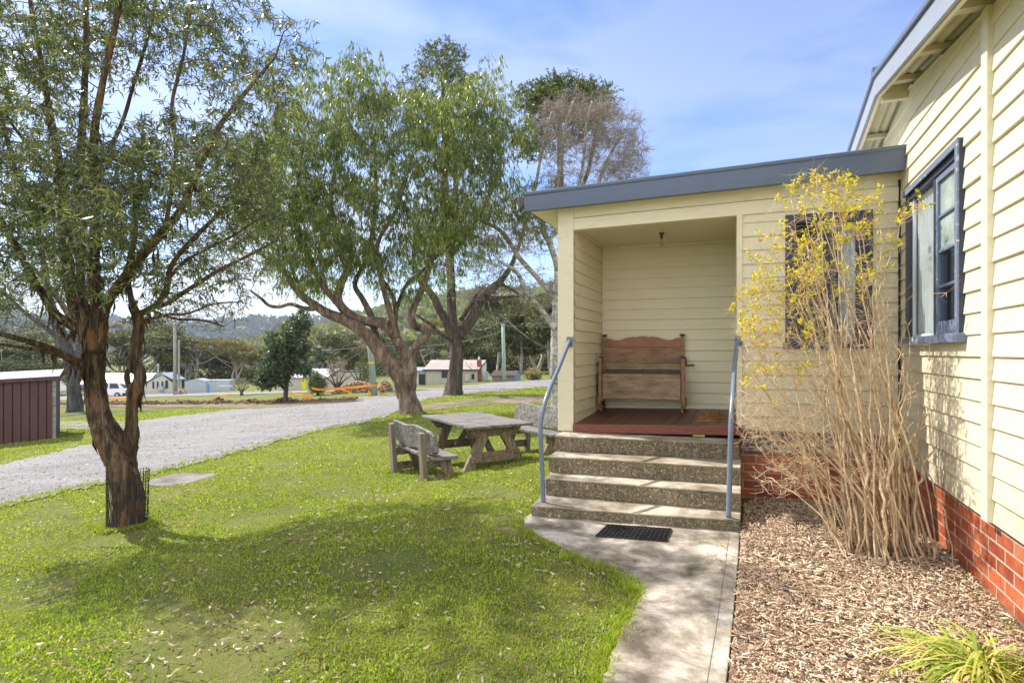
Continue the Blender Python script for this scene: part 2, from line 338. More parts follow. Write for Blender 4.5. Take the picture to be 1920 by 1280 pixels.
def gravelmat(name, a, b_, c_, sc=1):
    m, t, b = newmat(name); v = pos_vec(t)
    c = ramp(t, noise(t, pos_vec(t, (1, .55, 1), -.35), .8, 8, .7), [(.32, a), (.5, b_), (.68, c_)])
    c = mix(t, ramp(t, noise(t, pos_vec(t, (.30, 1.5, 1), .62), 1.1, 6, .6), [(.45, 0), (.62, .75)]), c, (.50,.485,.47)); c = mix(t, ramp(t, noise(t, v, .55, 8, .7), [(.60, 0), (.70, .6)]), c, (.20,.20,.10))
    c = mix(t, 1.0, c, (.64,.64,.65), 'MULTIPLY')
    c = mix(t, .55, c, ramp(t, noise(t, v, 24*sc, 6, .85), [(.38, (.045,.042,.042)), (.5, (.25,.24,.235)), (.60, (.50,.485,.475))]))
    t.links.new(c, b.inputs['Base Color']); b.inputs['Roughness'].default_value = .95; b.inputs['Specular IOR Level'].default_value = .2
    bump(t, b, noise(t, v, 26*sc, 6, .75), .9, .03); return m
K['gravel'] = gravelmat('grey_gravel', (.16,.155,.15), (.27,.262,.258), (.40,.39,.385))
RU = [(-260,902),(-200,898),(0,871),(60,858),(120,843),(200,826),(255,812),(262,789),(300,783),(450,766),(640,747),(740,739),(830,727),(930,717),(1030,711),(1200,706)]
RL = [(-260,1010),(-200,996),(0,950),(130,918),(300,884),(450,846),(560,815),(660,795),(720,782),(760,765),(800,748),(870,739),(960,731),(1040,724),(1200,716)]
def gpoly(pts, step=12):
    out = []
    for (x0, y0), (x1, y1) in zip(pts, pts[1:]):
        n = max(1, int(abs(x1-x0)/step))
        for k in range(n): p = G(x0+(x1-x0)*k/n, y0+(y1-y0)*k/n); out.append((p.x, p.y))
    p = G(*pts[-1]); out.append((p.x, p.y)); return out
struct(strip('gravel_road', RU, RL, -260, 1200, 5, 14, K['gravel'], .022, 1.6, 1))
struct(strip('side_track', [(-260,795),(110,789),(262,789)], [(-260,809),(110,803),(262,806)], -260, 262, 8, 4, K['gravel'], .018, 1, 2))
struct(strip('far_road', [(-260,752),(110,744),(196,741),(300,738),(450,735),(584,731),(860,726)], [(-260,758),(110,750),(196,746),(300,743),(450,739),(584,735),(860,728)], -260, 860, 10, 2, K['gravel'], .03, .4, 3))
K['soil'] = M('bare_brown_soil', (.13,.10,.07), (.27,.215,.155), .9, .95, .8, 8, .03, detail=9, stain=(.12,.14,.04), stain_scale=.7, stain_pos=(.5,.62), spec=.1)
struct(strip('bare_soil_strip', [(770,768),(800,758),(880,747),(960,742),(1048,740)], [(770,772),(800,768),(880,760),(960,756),(1048,756)], 770, 1048, 6, 5, K['soil'], .018, 1.5, 4))
struct(strip('trench_soil', [(90,756),(300,755),(480,752),(600,749),(680,746)], [(90,764),(300,763),(480,765),(600,757),(680,751)], 90, 680, 8, 3, K['soil'], .03, .8, 5))
# clods of dug earth along the trench
def clods():
    V = []; Fc = []; r = np.random.default_rng(5)
    ico = [(-.53,0,.85),(.53,0,.85),(-.53,0,-.85),(.53,0,-.85),(0,.85,.53),(0,.85,-.53),(0,-.85,.53),(0,-.85,-.53),(.85,.53,0),(-.85,.53,0),(.85,-.53,0),(-.85,-.53,0)]
    icf = [(0,1,4),(0,4,9),(9,4,5),(4,8,5),(4,1,8),(8,1,10),(8,10,3),(5,8,3),(5,3,2),(2,3,7),(7,3,10),(7,10,6),(7,6,11),(11,6,0),(0,6,1),(6,10,1),(9,11,0),(9,2,11),(9,5,2),(7,11,2)]
    ico = np.array(ico)
    for i in range(3200):
        x = r.uniform(95, 670); hh = (1-.5*(x > 560))*(.45+.55*math.sin(x*.05)**2)
        y = np.interp(x, [95,300,480,600,670], [758,757,755,751,748])+r.normal()*1.1
        p = G(x, y); s = r.uniform(.03, .10)*(.5+hh*.6); up = abs(r.normal())*.08*hh
        k = len(V); V += list(ico*s*r.uniform(.6, 1.3, (12, 3))*np.array([1.3,1,1])+np.array([p.x, p.y, p.z+up])); Fc += [tuple(q+k for q in f) for f in icf]
    o = mesh_obj('dug_earth', np.array(V), np.array(Fc), M('dug_earth_clods', (.06,.038,.025), (.26,.17,.105), 3, .95, .6, 20, .02, spec=.1))
    struct(o, 'low ridge of dug brown earth clods along the trench beyond the gravel road', 'earth', 'stuff')
clods()
# concrete path
PATHL = [(985,972),(984,985),(1008,1003),(1040,1020),(1070,1036),(1100,1050),(1130,1062),(1160,1076),(1186,1090),(1200,1103),(1200,1118),(1190,1142),(1172,1175),(1158,1205),(1140,1245),(1128,1280),(1090,1400),(1040,1700)]
PATHR = [(1387,1003),(1384,1050),(1379,1110),(1372,1190),(1362,1280),(1350,1400),(1320,1700)]
pl = [PZ(x, y, .0) for x, y in PATHL]; pr = [PZ(x, y, .0) for x, y in PATHR]
back = [Vector((2.0, 4.9, 0)), Vector((.25, 5.25, 0))]
PATH2 = [(p.x, p.y) for p in pr[::-1]]+[(p.x, p.y) for p in back]+[(p.x, p.y) for p in pl]
def path():
    left = crom([(p.x, p.y) for p in pl], 4); r = np.random.default_rng(9)
    left = [(x+r.normal()*.006, y+r.normal()*.006) for x, y in left]
    poly = left[::-1]+[(p.x, p.y) for p in back[::-1]]+[(p.x, p.y) for p in pr]
    m = MB(); m.prism(poly, -.12, .012); o = m.build('path', K['conc'], bevel=.006); struct(o)
    j = MB()   # trowelled border groove along the right edge and cross joints
    e = [Vector((p.x-.085, p.y, .0125)) for p in pr]
    for a, b in zip(e, e[1:]): j.bar(a, b, .004, .001)
    o = j.build('path_joint', M('dark_joint', (.09,.08,.065), (.14,.125,.10), 8, .95, 0)); struct(o)  # thin dark brown line along the joint
path()
# garden bed soil under the wood chips
BED = [(p.x+.01, p.y) for p in pr[::-1]]+[(2.2,5.3),(2.6,5.75)]+[(J.x+.1, J.y+.1)]+[((J-d1*6.5).x+.02, (J-d1*6.5).y)]
def bed():
    m = MB(); m.prism(BED, -.1, .016)
    o = m.build('garden_bed', M('bed_soil_and_bark', (.10,.06,.04), (.30,.20,.14), 22, .95, .9, 40, .02, detail=9, spec=.1)); struct(o)
bed()

# ============================================================ THE WEATHERBOARD HOUSE
HOUSE = thing('weatherboard_house', (J.x, J.y, 0), 'cream weatherboard house with slate blue trim, red brick base and recessed porch', 'house')
def Fp(u, v=0, z=0): p = J+d2*u+nF*v; return Vector((p.x, p.y, z))
def Wp(s, w=0, z=0): p = J+d1*s+nW*w; return Vector((p.x, p.y, z))
def clip(poly, A, B, C):      # keep A*u+B*z+C >= 0
    out = []
    for i in range(len(poly)):
        p = poly[i]; q = poly[(i+1) % len(poly)]; dp = A*p[0]+B*p[1]+C; dq = A*q[0]+B*q[1]+C
        if dp >= 0: out.append(p)
        if (dp >= 0) != (dq >= 0): t = dp/(dp-dq); out.append((p[0]+(q[0]-p[0])*t, p[1]+(q[1]-p[1])*t))
    return out
def boards(fn, u0, u1, z0, z1, holes=(), planes=(), pitch=.14, name='weatherboard_wall', parent=HOUSE, mat=None, lip=.02, flip=False, seed=0):
    m = MB(); r = random.Random(seed); z = z0
    cuts = sorted({u0, u1, *[h[0] for h in holes], *[h[1] for h in holes]}); cuts = [c for c in cuts if u0 <= c <= u1]
    base_cuts = cuts
    while z < z1-.002:
        zt = min(z+pitch, z1); jit = r.uniform(-.0022, .0022)
        gaps = []
        if u1-u0 > 1.6 and r.random() < .30: x_ = r.uniform(u0+.4, u1-.4); gaps = [x_, x_+.0035]
        cuts = sorted(base_cuts+gaps)
        for a, b in zip(cuts, cuts[1:]):
            if b-a < 1e-4 or (gaps and abs(a-gaps[0]) < 1e-6): continue
            mid = (a+b)/2; segs = [(z, zt)]
            for h in holes:
                if h[0] < mid < h[1]:
                    n = []
                    for (p, q) in segs:
                        if q <= h[2] or p >= h[3]: n.append((p, q)); continue
                        if p < h[2]: n.append((p, h[2]))
                        if q > h[3]: n.append((h[3], q))
                    segs = n
            for (p, q) in segs:
                if q-p < .002: continue
                poly = [(a, p), (b, p), (b, q), (a, q)]
                for pln in planes: poly = clip(poly, *pln)
                if len(poly) < 3: continue
                off = lambda zz: lip*(1-(zz-z)/pitch*.72)+jit
                vs = [fn(uu, off(zz), zz) for uu, zz in poly]
                m.add(vs, [tuple(range(len(vs)))])
                if p == z and abs(poly[0][1]-p) < 1e-6 and abs(poly[1][1]-p) < 1e-6:
                    ua, ub = poly[0][0], poly[1][0]; o = off(p)
                    m.add([fn(ua, o, p), fn(ub, o, p), fn(ub, o-.004, p-.005), fn(ua, o-.004, p-.005), fn(ub, -.004, p-.005), fn(ua, -.004, p-.005)], [(0,1,2,3),(3,2,4,5)])
        z += pitch
    return m.build(name, mat or K['cream'], parent)
RS = -.261; ZR = 3.827; SL = .17
roofz = lambda s, dz=0: ZR-SL*abs(s-RS)+dz
WIN1 = (-1.666, -.244, 1.60, 2.89); WIN2 = (-1.004, -.248, 1.56, 2.84)
pl1 = [(-SL, -1, ZR+.03+SL*RS), (SL, -1, ZR+.03-SL*RS)]
# main wall: z <= roofz on both slopes
boards(lambda s, o, z: Wp(s, o, z), -4.7, -2.15, .475, 4.0, (), pl1, seed=1)
boards(lambda s, o, z: Wp(s, o, z), -2.15, 4.2, .475, 4.0, (WIN1,), pl1, seed=2)
# facade right of the opening, porch header, interior
boards(lambda u, o, z: Fp(u, o, z), -1.41, -.004, .695, 2.93, (WIN2,), (), seed=3)
BL = Fp(-3.144)+d1*1.308
boards(lambda u, o, z: Vector((BL.x, BL.y, 0))+d2*u+nF*(o-.03)+Vector((0,0,z)), 0, 1.75, .70, 2.87, (), (), pitch=.134, seed=4, name='porch_back_wall')
pL0 = Fp(-3.144, 0)
boards(lambda s, o, z: pL0+d1*s-nW*(o-.012)+Vector((0,0,z)), .03, 1.31, .66, 2.87, (), (), pitch=.134, seed=5, name='porch_side_wall')
def bd():
    m = MB()
    # inner core of the main house (dark rooms), outer far walls
    core = [Wp(-4.6, -.42), Wp(4.1, -.42), Wp(4.1, -8), Wp(-4.6, -8)]
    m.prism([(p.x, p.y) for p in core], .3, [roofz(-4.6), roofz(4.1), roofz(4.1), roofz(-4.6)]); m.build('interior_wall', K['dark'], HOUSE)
    w = MB(); a = [Wp(-4.7, 0), Wp(-4.7, -8.1), Wp(-4.6, -8.1), Wp(-4.6, 0)]; w.prism([(p.x, p.y) for p in a], 0, 3.05)
    w.build('end_wall', K['cream'], HOUSE); w = MB()
    a = [Wp(4.1, 0), Wp(4.1, -8.1), Wp(4.2, -8.1), Wp(4.2, 0)]; w.prism([(p.x, p.y) for p in a], 0, 3.05)
    w.build('end_wall', K['cream'], HOUSE)
    # porch block: outer left wall, room behind the small window, right inside wall of the porch
    q = MB(); pts = [Fp(-3.321, -.03), Fp(-3.17, -.03), Fp(-3.17)+d1*2.0, Fp(-3.321)+d1*2.0]; q.prism([(p.x, p.y) for p in pts], .62, 3.05)
    pts = [Fp(-1.452, -.03), Fp(-1.41, -.03), Fp(-1.41)+d1*1.30, Fp(-1.452)+d1*1.30]; q.prism([(p.x, p.y) for p in pts], .66, 2.9)
    b0 = Fp(-3.32)+d1*1.36; b1 = b0+d2*3.0; pts = [b0, b1, b1+d1*.1, b0+d1*.1]; q.prism([(p.x, p.y) for p in pts], .45, 3.05)
    q.build('porch_wall', K['cream'], HOUSE)
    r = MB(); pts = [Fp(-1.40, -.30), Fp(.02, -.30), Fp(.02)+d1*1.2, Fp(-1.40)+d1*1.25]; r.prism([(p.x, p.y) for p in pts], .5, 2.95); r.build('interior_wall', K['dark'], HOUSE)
bd()
def trims():
    m = MB()
    def vt(a, b, v0, v1, z0, z1, fn):
        pts = [fn(a, v0), fn(b, v0), fn(b, v1), fn(a, v1)]; m.prism([(p.x, p.y) for p in pts], z0, z1)
    vt(-3.321, -3.144, -.12, .028, .60, 3.10, Fp); m.build('porch_post', K['cream_trim'], HOUSE, .004)
    m = MB(); vt(-1.454, -1.40, -.10, .030, .745, 2.88, Fp); m.build('opening_trim', K['cream_trim'], HOUSE, .003)
    m = MB()
    # header: two boards following the slightly falling opening line
    def hb(z0a, z0b, z1a, z1b, v, ua=-3.144, ub=-.004):
        pts = [Fp(ua, -.10), Fp(ub, -.10), Fp(ub, v), Fp(ua, v)]; m.prism([(p.x, p.y) for p in pts], [z0a, z0b, z0b, z0a], [z1a, z1b, z1b, z1a])
    hb(2.835, 2.90, 2.965, 3.04, .030); hb(2.972, 3.045, 3.10, 3.20, .018); m.build('porch_header', K['cream_trim'], HOUSE, .006)
    m = MB()
    pts = [Wp(-2.15, -.01), Wp(-2.058, -.01), Wp(-2.058, .045), Wp(-2.15, .045)]; m.prism([(p.x, p.y) for p in pts], .47, roofz(-2.1)+.02); m.build('cover_strip', K['cream_trim'], HOUSE, .004)
    m = MB(); pts = [Wp(-.015, 0), Wp(.0, 0), Wp(.0, .03), Wp(-.015, .03)]
    m.bar(Wp(-.03, .03, .5), Wp(-.03, .03, 3.1), .014, .014); m.build('corner_gap', K['dark'], HOUSE)
trims()
def base():
    m = MB(); pts = [Wp(.05, -.02), Wp(-4.7, -.02), Wp(-4.7, -.25), Wp(.05, -.25)]; m.prism([(p.x, p.y) for p in pts], -.2, .478)
    m.build('brick_base', K['brick'], HOUSE)
    m = MB(); pts = [Fp(-1.43, -.04), Fp(.0, -.04), Fp(.0, -.2), Fp(-1.43, -.2)]; m.prism([(p.x, p.y) for p in pts], -.2, .472); m.build('porch_brick_base', K['brick'], HOUSE)
    m = MB(); m.prism([(p.x, p.y) for p in [Fp(-1.41,-.02), Fp(0,-.02), Fp(0,-.2), Fp(-1.41,-.2)]], .60, .685); m.prism([(p.x, p.y) for p in [Fp(-1.41,.0), Fp(0,.0), Fp(0,-.2), Fp(-1.41,-.2)]], .478, .594)
    m.build('bearer_board', K['peel'], HOUSE, .004)
    for s in (.55, 1.2):
        for u in (-3.25, -2.2): m = MB(); p = Fp(u)+d1*s; m.box((p.x, p.y, .2), .12, .12, .9); m.build('porch_stump', K['greywood'], HOUSE)
base()
# deck: corner heights follow the old, slightly fallen floor
def deck():
    FL = (-3.13, .685); FR = (-1.39, .735); t0, t1 = -.04, 1.30
    zz = lambda u, t: .685+(u+3.13)/1.74*.05+max(t, 0)/1.3*(.062-.02*(u+3.13)/1.74)
    D = MB(); n = 13; w = 1.74/n
    for k in range(n):
        ua = -3.13+w*k+.003; ub = ua+w-.006+(.0 if k in (3,6,7) else .003)
        a = Fp(ua, .02); b = Fp(ub, .02); c = Fp(ub)+d1*t1; d = Fp(ua)+d1*t1
        D.prism([(p.x, p.y) for p in (a, b, c, d)], [zz(ua,0)-.022, zz(ub,0)-.022, zz(ub,1.3)-.022, zz(ua,1.3)-.022], [zz(ua,0), zz(ub,0), zz(ub,1.3), zz(ua,1.3)])
    D.build('deck_boards', K['redwood'], HOUSE, .002)
    m = MB(); a = Fp(-3.145, .022); b = Fp(-1.385, .022); c = Fp(-1.385, .062); d = Fp(-3.145, .062)
    m.prism([(p.x, p.y) for p in (a, b, c, d)], [.592, .640, .640, .592], [.683, .733, .733, .683]); m.build('deck_fascia', K['redfascia'], HOUSE, .003)
    m = MB()
    for t in (.08, .65, 1.2):
        a = Fp(-3.1)+d1*t; b = Fp(-1.4)+d1*t; m.bar((a.x, a.y, zz(-3.1,t)-.072), (b.x, b.y, zz(-1.4,t)-.072), .05, .09)
    m.build('deck_joist', K['redwood'], HOUSE)
    m = MB(); a = Fp(-3.1)+d1*.25; b = Fp(-1.9)+d1*.25; m.bar((a.x, a.y, .52), (b.x, b.y, .52), .03, .26); m.build('underfloor_shade_panel', K['dark'], HOUSE)  # this near-black panel and the next are added as the shade under the deck
    m = MB(); a = Fp(-1.78)+d1*.25; b = Fp(-1.42)+d1*.25; m.bar((a.x, a.y, .52), (b.x, b.y, .52), .03, .26); m.build('underfloor_shade_panel', K['dark'], HOUSE)
    # bright skirting at the back wall foot
    m = MB(); a = Vector((BL.x, BL.y, 0)); b = a+d2*1.7; m.bar(Vector((a.x,a.y,.762))+nF*.015, Vector((b.x,b.y,.785))+nF*.015, .02, .03); m.build('skirting', K['cream_trim'], HOUSE)
    return zz
deckz = deck()
def ceil():
    m = MB(); P = [Fp(-3.17, -.05), Fp(-1.42, -.05), Fp(-1.42)+d1*1.35, Fp(-3.17)+d1*1.35]; m.prism([(p.x, p.y) for p in P], 2.868, 2.885); m.build('porch_ceiling', K['ceiling'], HOUSE)
    m = MB(); a = Fp(-2.27)+d1*.08; b = Fp(-2.27)+d1*1.28; m.bar((a.x,a.y,2.864), (b.x,b.y,2.864), .045, .01)
    a = Vector((BL.x, BL.y, 2.855))+nF*.03; m.bar(a, a+d2*1.75, .025, .025)
    a = Fp(-3.12)+d1*.05; b = Fp(-3.12)+d1*1.28; m.bar((a.x,a.y,2.855), (b.x,b.y,2.855), .025, .025); m.build('ceiling_batten', K['ceiling'], HOUSE, .002)
    c = Fp(-2.27)+d1*.55; c.z = 2.862
    m = MB(); m.lathe(c, [(.004,0),(.032,-.003),(.030,-.018),(.016,-.026),(.017,-.07),(.013,-.072)], 14); h = m.build('lamp_holder', M('brown_bakelite', (.05,.02,.012), (.09,.035,.02), 8, .35, 0), HOUSE, smooth=True)
    m = MB(); m.lathe(c+Vector((0,0,-.07)), [(.008,0),(.013,-.02),(.026,-.045),(.030,-.065),(.022,-.088),(.004,-.097)], 14); m.build('light_bulb', glassm('bulb_glass', (.9,.88,.8)), h, smooth=True)
ceil()
def porch_roof():
    uL, uR = -3.66, -.03
    zt = lambda u: 3.249+(u-uL)/(uR-uL)*.121; zb = lambda u: 3.043+(u-uL)/(uR-uL)*.095
    m = MB()
    us = np.linspace(uL, uR, 40); r = random.Random(3)
    for a, b in ((uL, -1.72), (-1.74, uR)):
        n = 16; uu = [a+(b-a)*k/n for k in range(n+1)]; o0 = .006 if a == uL else .0
        V = []
        for u in uu:
            jz = r.uniform(-.0025, .0025)
            prof = [(.20+o0, zb(u)+jz), (.203+o0+r.uniform(-.002,.002), zb(u)+.07), (.201+o0+r.uniform(-.002,.002), zt(u)-.045), (.212+o0, zt(u)-.03), (.214+o0, zt(u)-.006+jz), (.200+o0, zt(u)+.004), (.12, zt(u)+.004), (.12, zb(u)+.004), (.19, zb(u)+jz)]
            V.append([Fp(u, v, z) for v, z in prof])
        k = len(prof); base_ = [p for c in V for p in c]; f = [(i*k+j, i*k+(j+1) % k, (i+1)*k+(j+1) % k, (i+1)*k+j) for i in range(n) for j in range(k)]
        f += [tuple(range(k)), tuple(range(n*k, n*k+k))[::-1]]; m.add(base_, f)
    # rivets and dents at the overlap
    for z in (.05, .10, .15): c = Fp(-1.755, .211, zb(-1.75)+z); m.box(c, .008, .008, .008)
    m.build('porch_fascia', K['fascia'], HOUSE, smooth=False)
    q = MB(); P = [Fp(uL+.01, .12), Fp(uR, .12), Fp(uR)+d1*2.1, Fp(uL+.01)+d1*2.1]
    q.prism([(p.x, p.y) for p in P], [zt(uL)-.06, zt(uR)-.06, zt(uR)+.05, zt(uL)+.05], [zt(uL)-.005, zt(uR)-.005, zt(uR)+.1, zt(uL)+.1]); q.build('porch_roof', K['steel'], HOUSE)
    s = MB(); P = [Fp(uL+.02, .118), Fp(uR, .118), Fp(uR, -.03), Fp(uL+.02, -.03)]
    s.prism([(p.x, p.y) for p in P], [zb(uL)+.035, zb(uR)+.035, zb(uR)+.035, zb(uL)+.035], [zb(uL)+.05, zb(uR)+.05, zb(uR)+.05, zb(uL)+.05])
    P = [Fp(uL+.02, -.03), Fp(-3.321, -.03), Fp(-3.321)+d1*2, Fp(uL+.02)+d1*2]; s.prism([(p.x, p.y) for p in P], 3.08, 3.095); s.build('soffit', K['cream_trim'], HOUSE)
    gq = MB(); a = Fp(uL-.045, .16, 3.17); b = a+d1*2.2; b.z = 3.20; gq.bar(a, b, .085, .10); e = Fp(uL-.045, .165, 3.11); gq.tube([e, e+Vector((0,0,-.02))], .03, 10)
    gq.build('gutter', M('rusty_gutter', (.05,.045,.045), (.14,.10,.08), 9, .7, .4, 20), HOUSE, .004)
porch_roof()
def main_roof():
    ov = .27
    def along(name, w0, w1, z0, z1, mat, bev=.003, e=(-4.95, 4.45)):
        m = MB()
        for a, b in ((e[0], RS), (RS, e[1])):
            P = [Wp(a, w0), Wp(b, w0), Wp(b, w1), Wp(a, w1)]; za, zb = roofz(a), roofz(b)
            m.prism([(p.x, p.y) for p in P], [za+z0, zb+z0, zb+z0, za+z0], [za+z1, zb+z1, zb+z1, za+z1])
        return m.build(name, mat, HOUSE, bev)
    along('barge_board', ov-.025, ov, 0, .165, paint('barge_paint', (.30,.335,.40), 0, (.20,.22,.27), rough=.45, bs=.5, chips=((.05,.06,.07), .76)))
    along('barge_capping', ov-.07, ov+.022, .165, .215, K['blue'], .01)
    along('barge_backing', ov-.055, ov-.027, -.012, .13, K['cream_trim'])
    # corrugated iron: waves across the slope, seen from below at the verge
    ws = list(np.arange(ov-.06, -.12, -.0076)); V = []; 
    ss = [-4.95, RS, 4.45]
    for s in ss:
        for k, w_ in enumerate(ws): V.append(Wp(s, w_, roofz(s, .118)+.009*math.cos(k*.1*2*math.pi)))
    n = len(ws); f = [(i*n+k, i*n+k+1, (i+1)*n+k+1, (i+1)*n+k) for i in range(2) for k in range(n-1)]
    m = MB(); m.add(V, f); m.build('corrugated_sheet', K['ceiling'], HOUSE, smooth=True)
    along('roof', -8.2, .26, .135, .16, K['steel'], 0)
    for s in (-4.4,-3.6,-2.85,-2.0, -1.19, -.40, .655, 1.5, 2.4, 3.3):
        m = MB(); P = [Wp(s-.035, ov-.057), Wp(s+.035, ov-.057), Wp(s+.035, -.1), Wp(s-.035, -.1)]
        m.prism([(p.x, p.y) for p in P], [roofz(s, .062)]*4, [roofz(s, .106)]*4); m.build('verge_batten', K['cream_trim'], HOUSE, .003)
    m = MB(); P = [Wp(RS-.03+.03, ov-.057), Wp(RS+.06, ov-.057), Wp(RS+.06, -.1), Wp(RS, -.1)]; m.prism([(p.x, p.y) for p in P], ZR-.055, ZR+.10); m.build('ridge_beam', K['cream_trim'], HOUSE, .003)
    m = MB(); c = Wp(RS, ov+.02, ZR+.225)
    m.tube([c, Wp(RS, -8, ZR+.225)], .045, 10); m.build('ridge_cap', K['fascia'], HOUSE)
main_roof()
# ---- windows
def window_main():
    s0, s1, z0, z1 = WIN1
    def bx(m, a, b, w0, w1, za, zb): P = [Wp(a, w0), Wp(b, w0), Wp(b, w1), Wp(a, w1)]; m.prism([(p.x, p.y) for p in P], za, zb)
    m = MB(); bx(m, s1-.125, s1, -.12, .030, z0, z1); bx(m, s0, s0+.055, -.12, .036, z0, z1)
    m.build
    # frame: far jamb is broad, near jamb narrow, head and sill
    bx(m, s0, s1, -.12, .038, z1, z1+.03); bx(m, s0+.055, s1-.125, -.10, .024, z1-.07, z1)
    fr = m.build('window', K['blue_dark'], HOUSE, .003)
    m = MB(); bx(m, s0-.004, s0+.05, .0385, .052, z0-.02, z1+.032); bx(m, s0+.05, s1, .0385, .052, z1-.02, z1+.032); m.build('frame', K['blue_chipped'], fr, .003)
    m = MB(); bx(m, s0-.05, s1+.03, -.1, .075, z0-.055, z0+.008); m.build('sill', K['blue_chipped'], fr, .006)
    sm = s0+.055+.56   # mullion between fixed light (far) and casement (near)
    m = MB(); bx(m, sm, sm+.04, -.06, .016, z0+.01, z1-.07); m.build('mullion', K['blue_dark'], fr, .003)
    # fixed light
    m = MB(); bx(m, sm+.04, s1-.125, -.010, -.007, z0+.01, z1-.07); m.build('pane', K['glass'], fr)
    m = MB(); bx(m, s1-.15, s1-.125, -.02, .004, z0+.01, z1-.07); bx(m, sm+.04, s1-.15, -.02, .002, z0+.008, z0+.03); m.build('white_bead', K['curtain'], fr)
    # casement sash with three bars
    m = MB(); a, b = s0+.058, sm-.003
    bx(m, a, a+.045, -.05, .012, z0+.012, z1-.072); bx(m, b-.045, b, -.05, .012, z0+.012, z1-.072); bx(m, a+.045, b-.045, -.05, .012, z0+.012, z0+.11); bx(m, a+.045, b-.045, -.05, .012, z1-.12, z1-.072)
    hz = [z0+.11+(z1-.12-z0-.11)*k/4 for k in range(5)]
    for h in hz[1:4]: bx(m, a+.045, b-.045, -.046, .008, h-.011, h+.011)
    m.build('sash', K['blue_chipped'], fr, .003)
    for k in range(4):
        m = MB(); bx(m, a+.045, b-.045, -.010, -.007, hz[k]+(.011 if k else 0), hz[k+1]-(.011 if k < 3 else 0)); m.build('pane', K['glass'] if k < 2 else K['painted_sky'], fr)
    # curtains
    def curtain(a, b, w, n, amp, name='curtain'):
        V = []; q = 90
        for i in range(q+1):
            s = a+(b-a)*i/q; ww = w+amp*math.sin(i/q*n*2*math.pi)+amp*.4*math.sin(i/q*n*5.3)
            V += [Wp(s, ww, z0), Wp(s, ww*1.0, z1-.06)]
        mm = MB(); mm.add(V, [(2*i, 2*i+2, 2*i+3, 2*i+1) for i in range(q)]); mm.build(name, K['curtain'], fr, smooth=True)
    curtain(sm+.02, s1-.12, -.034, 9, .011); curtain(s0+.075, s0+.30, -.034, 5, .011)
window_main()
def window_small():
    a, b, z0, z1 = WIN2
    def bx(m, u0, u1, v0, v1, za, zb): P = [Fp(u0, v0), Fp(u1, v0), Fp(u1, v1), Fp(u0, v1)]; m.prism([(p.x, p.y) for p in P], za, zb)
    m = MB(); bx(m, a, a+.08, -.1, .032, z0, z1); bx(m, b-.10, b, -.1, .032, z0, z1); bx(m, a+.08, b-.10, -.1, .030, z1-.085, z1); bx(m, a-.02, b+.02, -.1, .06, z0-.045, z0+.02)
    fr = m.build('window', K['blue_dark'], HOUSE, .003)
    m = MB(); mid = (a+b)/2; bx(m, mid-.02, mid+.02, -.07, .0, z0+.02, z1-.085)
    for z in (z0+.42, z0+.84): bx(m, a+.08, mid-.02, -.06, -.02, z-.01, z+.01)
    m.build('sash', K['blue_dark'], fr, .002)
    m = MB(); bx(m, a+.08, b-.10, -.045, -.041, z0+.02, z1-.085); m.build('pane', K['glass'], fr)
    V = []; q = 40
    for i in range(q+1):
        u = b-.11-.15*i/q; v = -.12+.02*math.sin(i/q*18); V += [Fp(u, v, z0), Fp(u, v, z1)]
    m = MB(); m.add(V, [(2*i, 2*i+2, 2*i+3, 2*i+1) for i in range(q)]); m.build('curtain', K['curtain'], fr, smooth=True)
window_small()

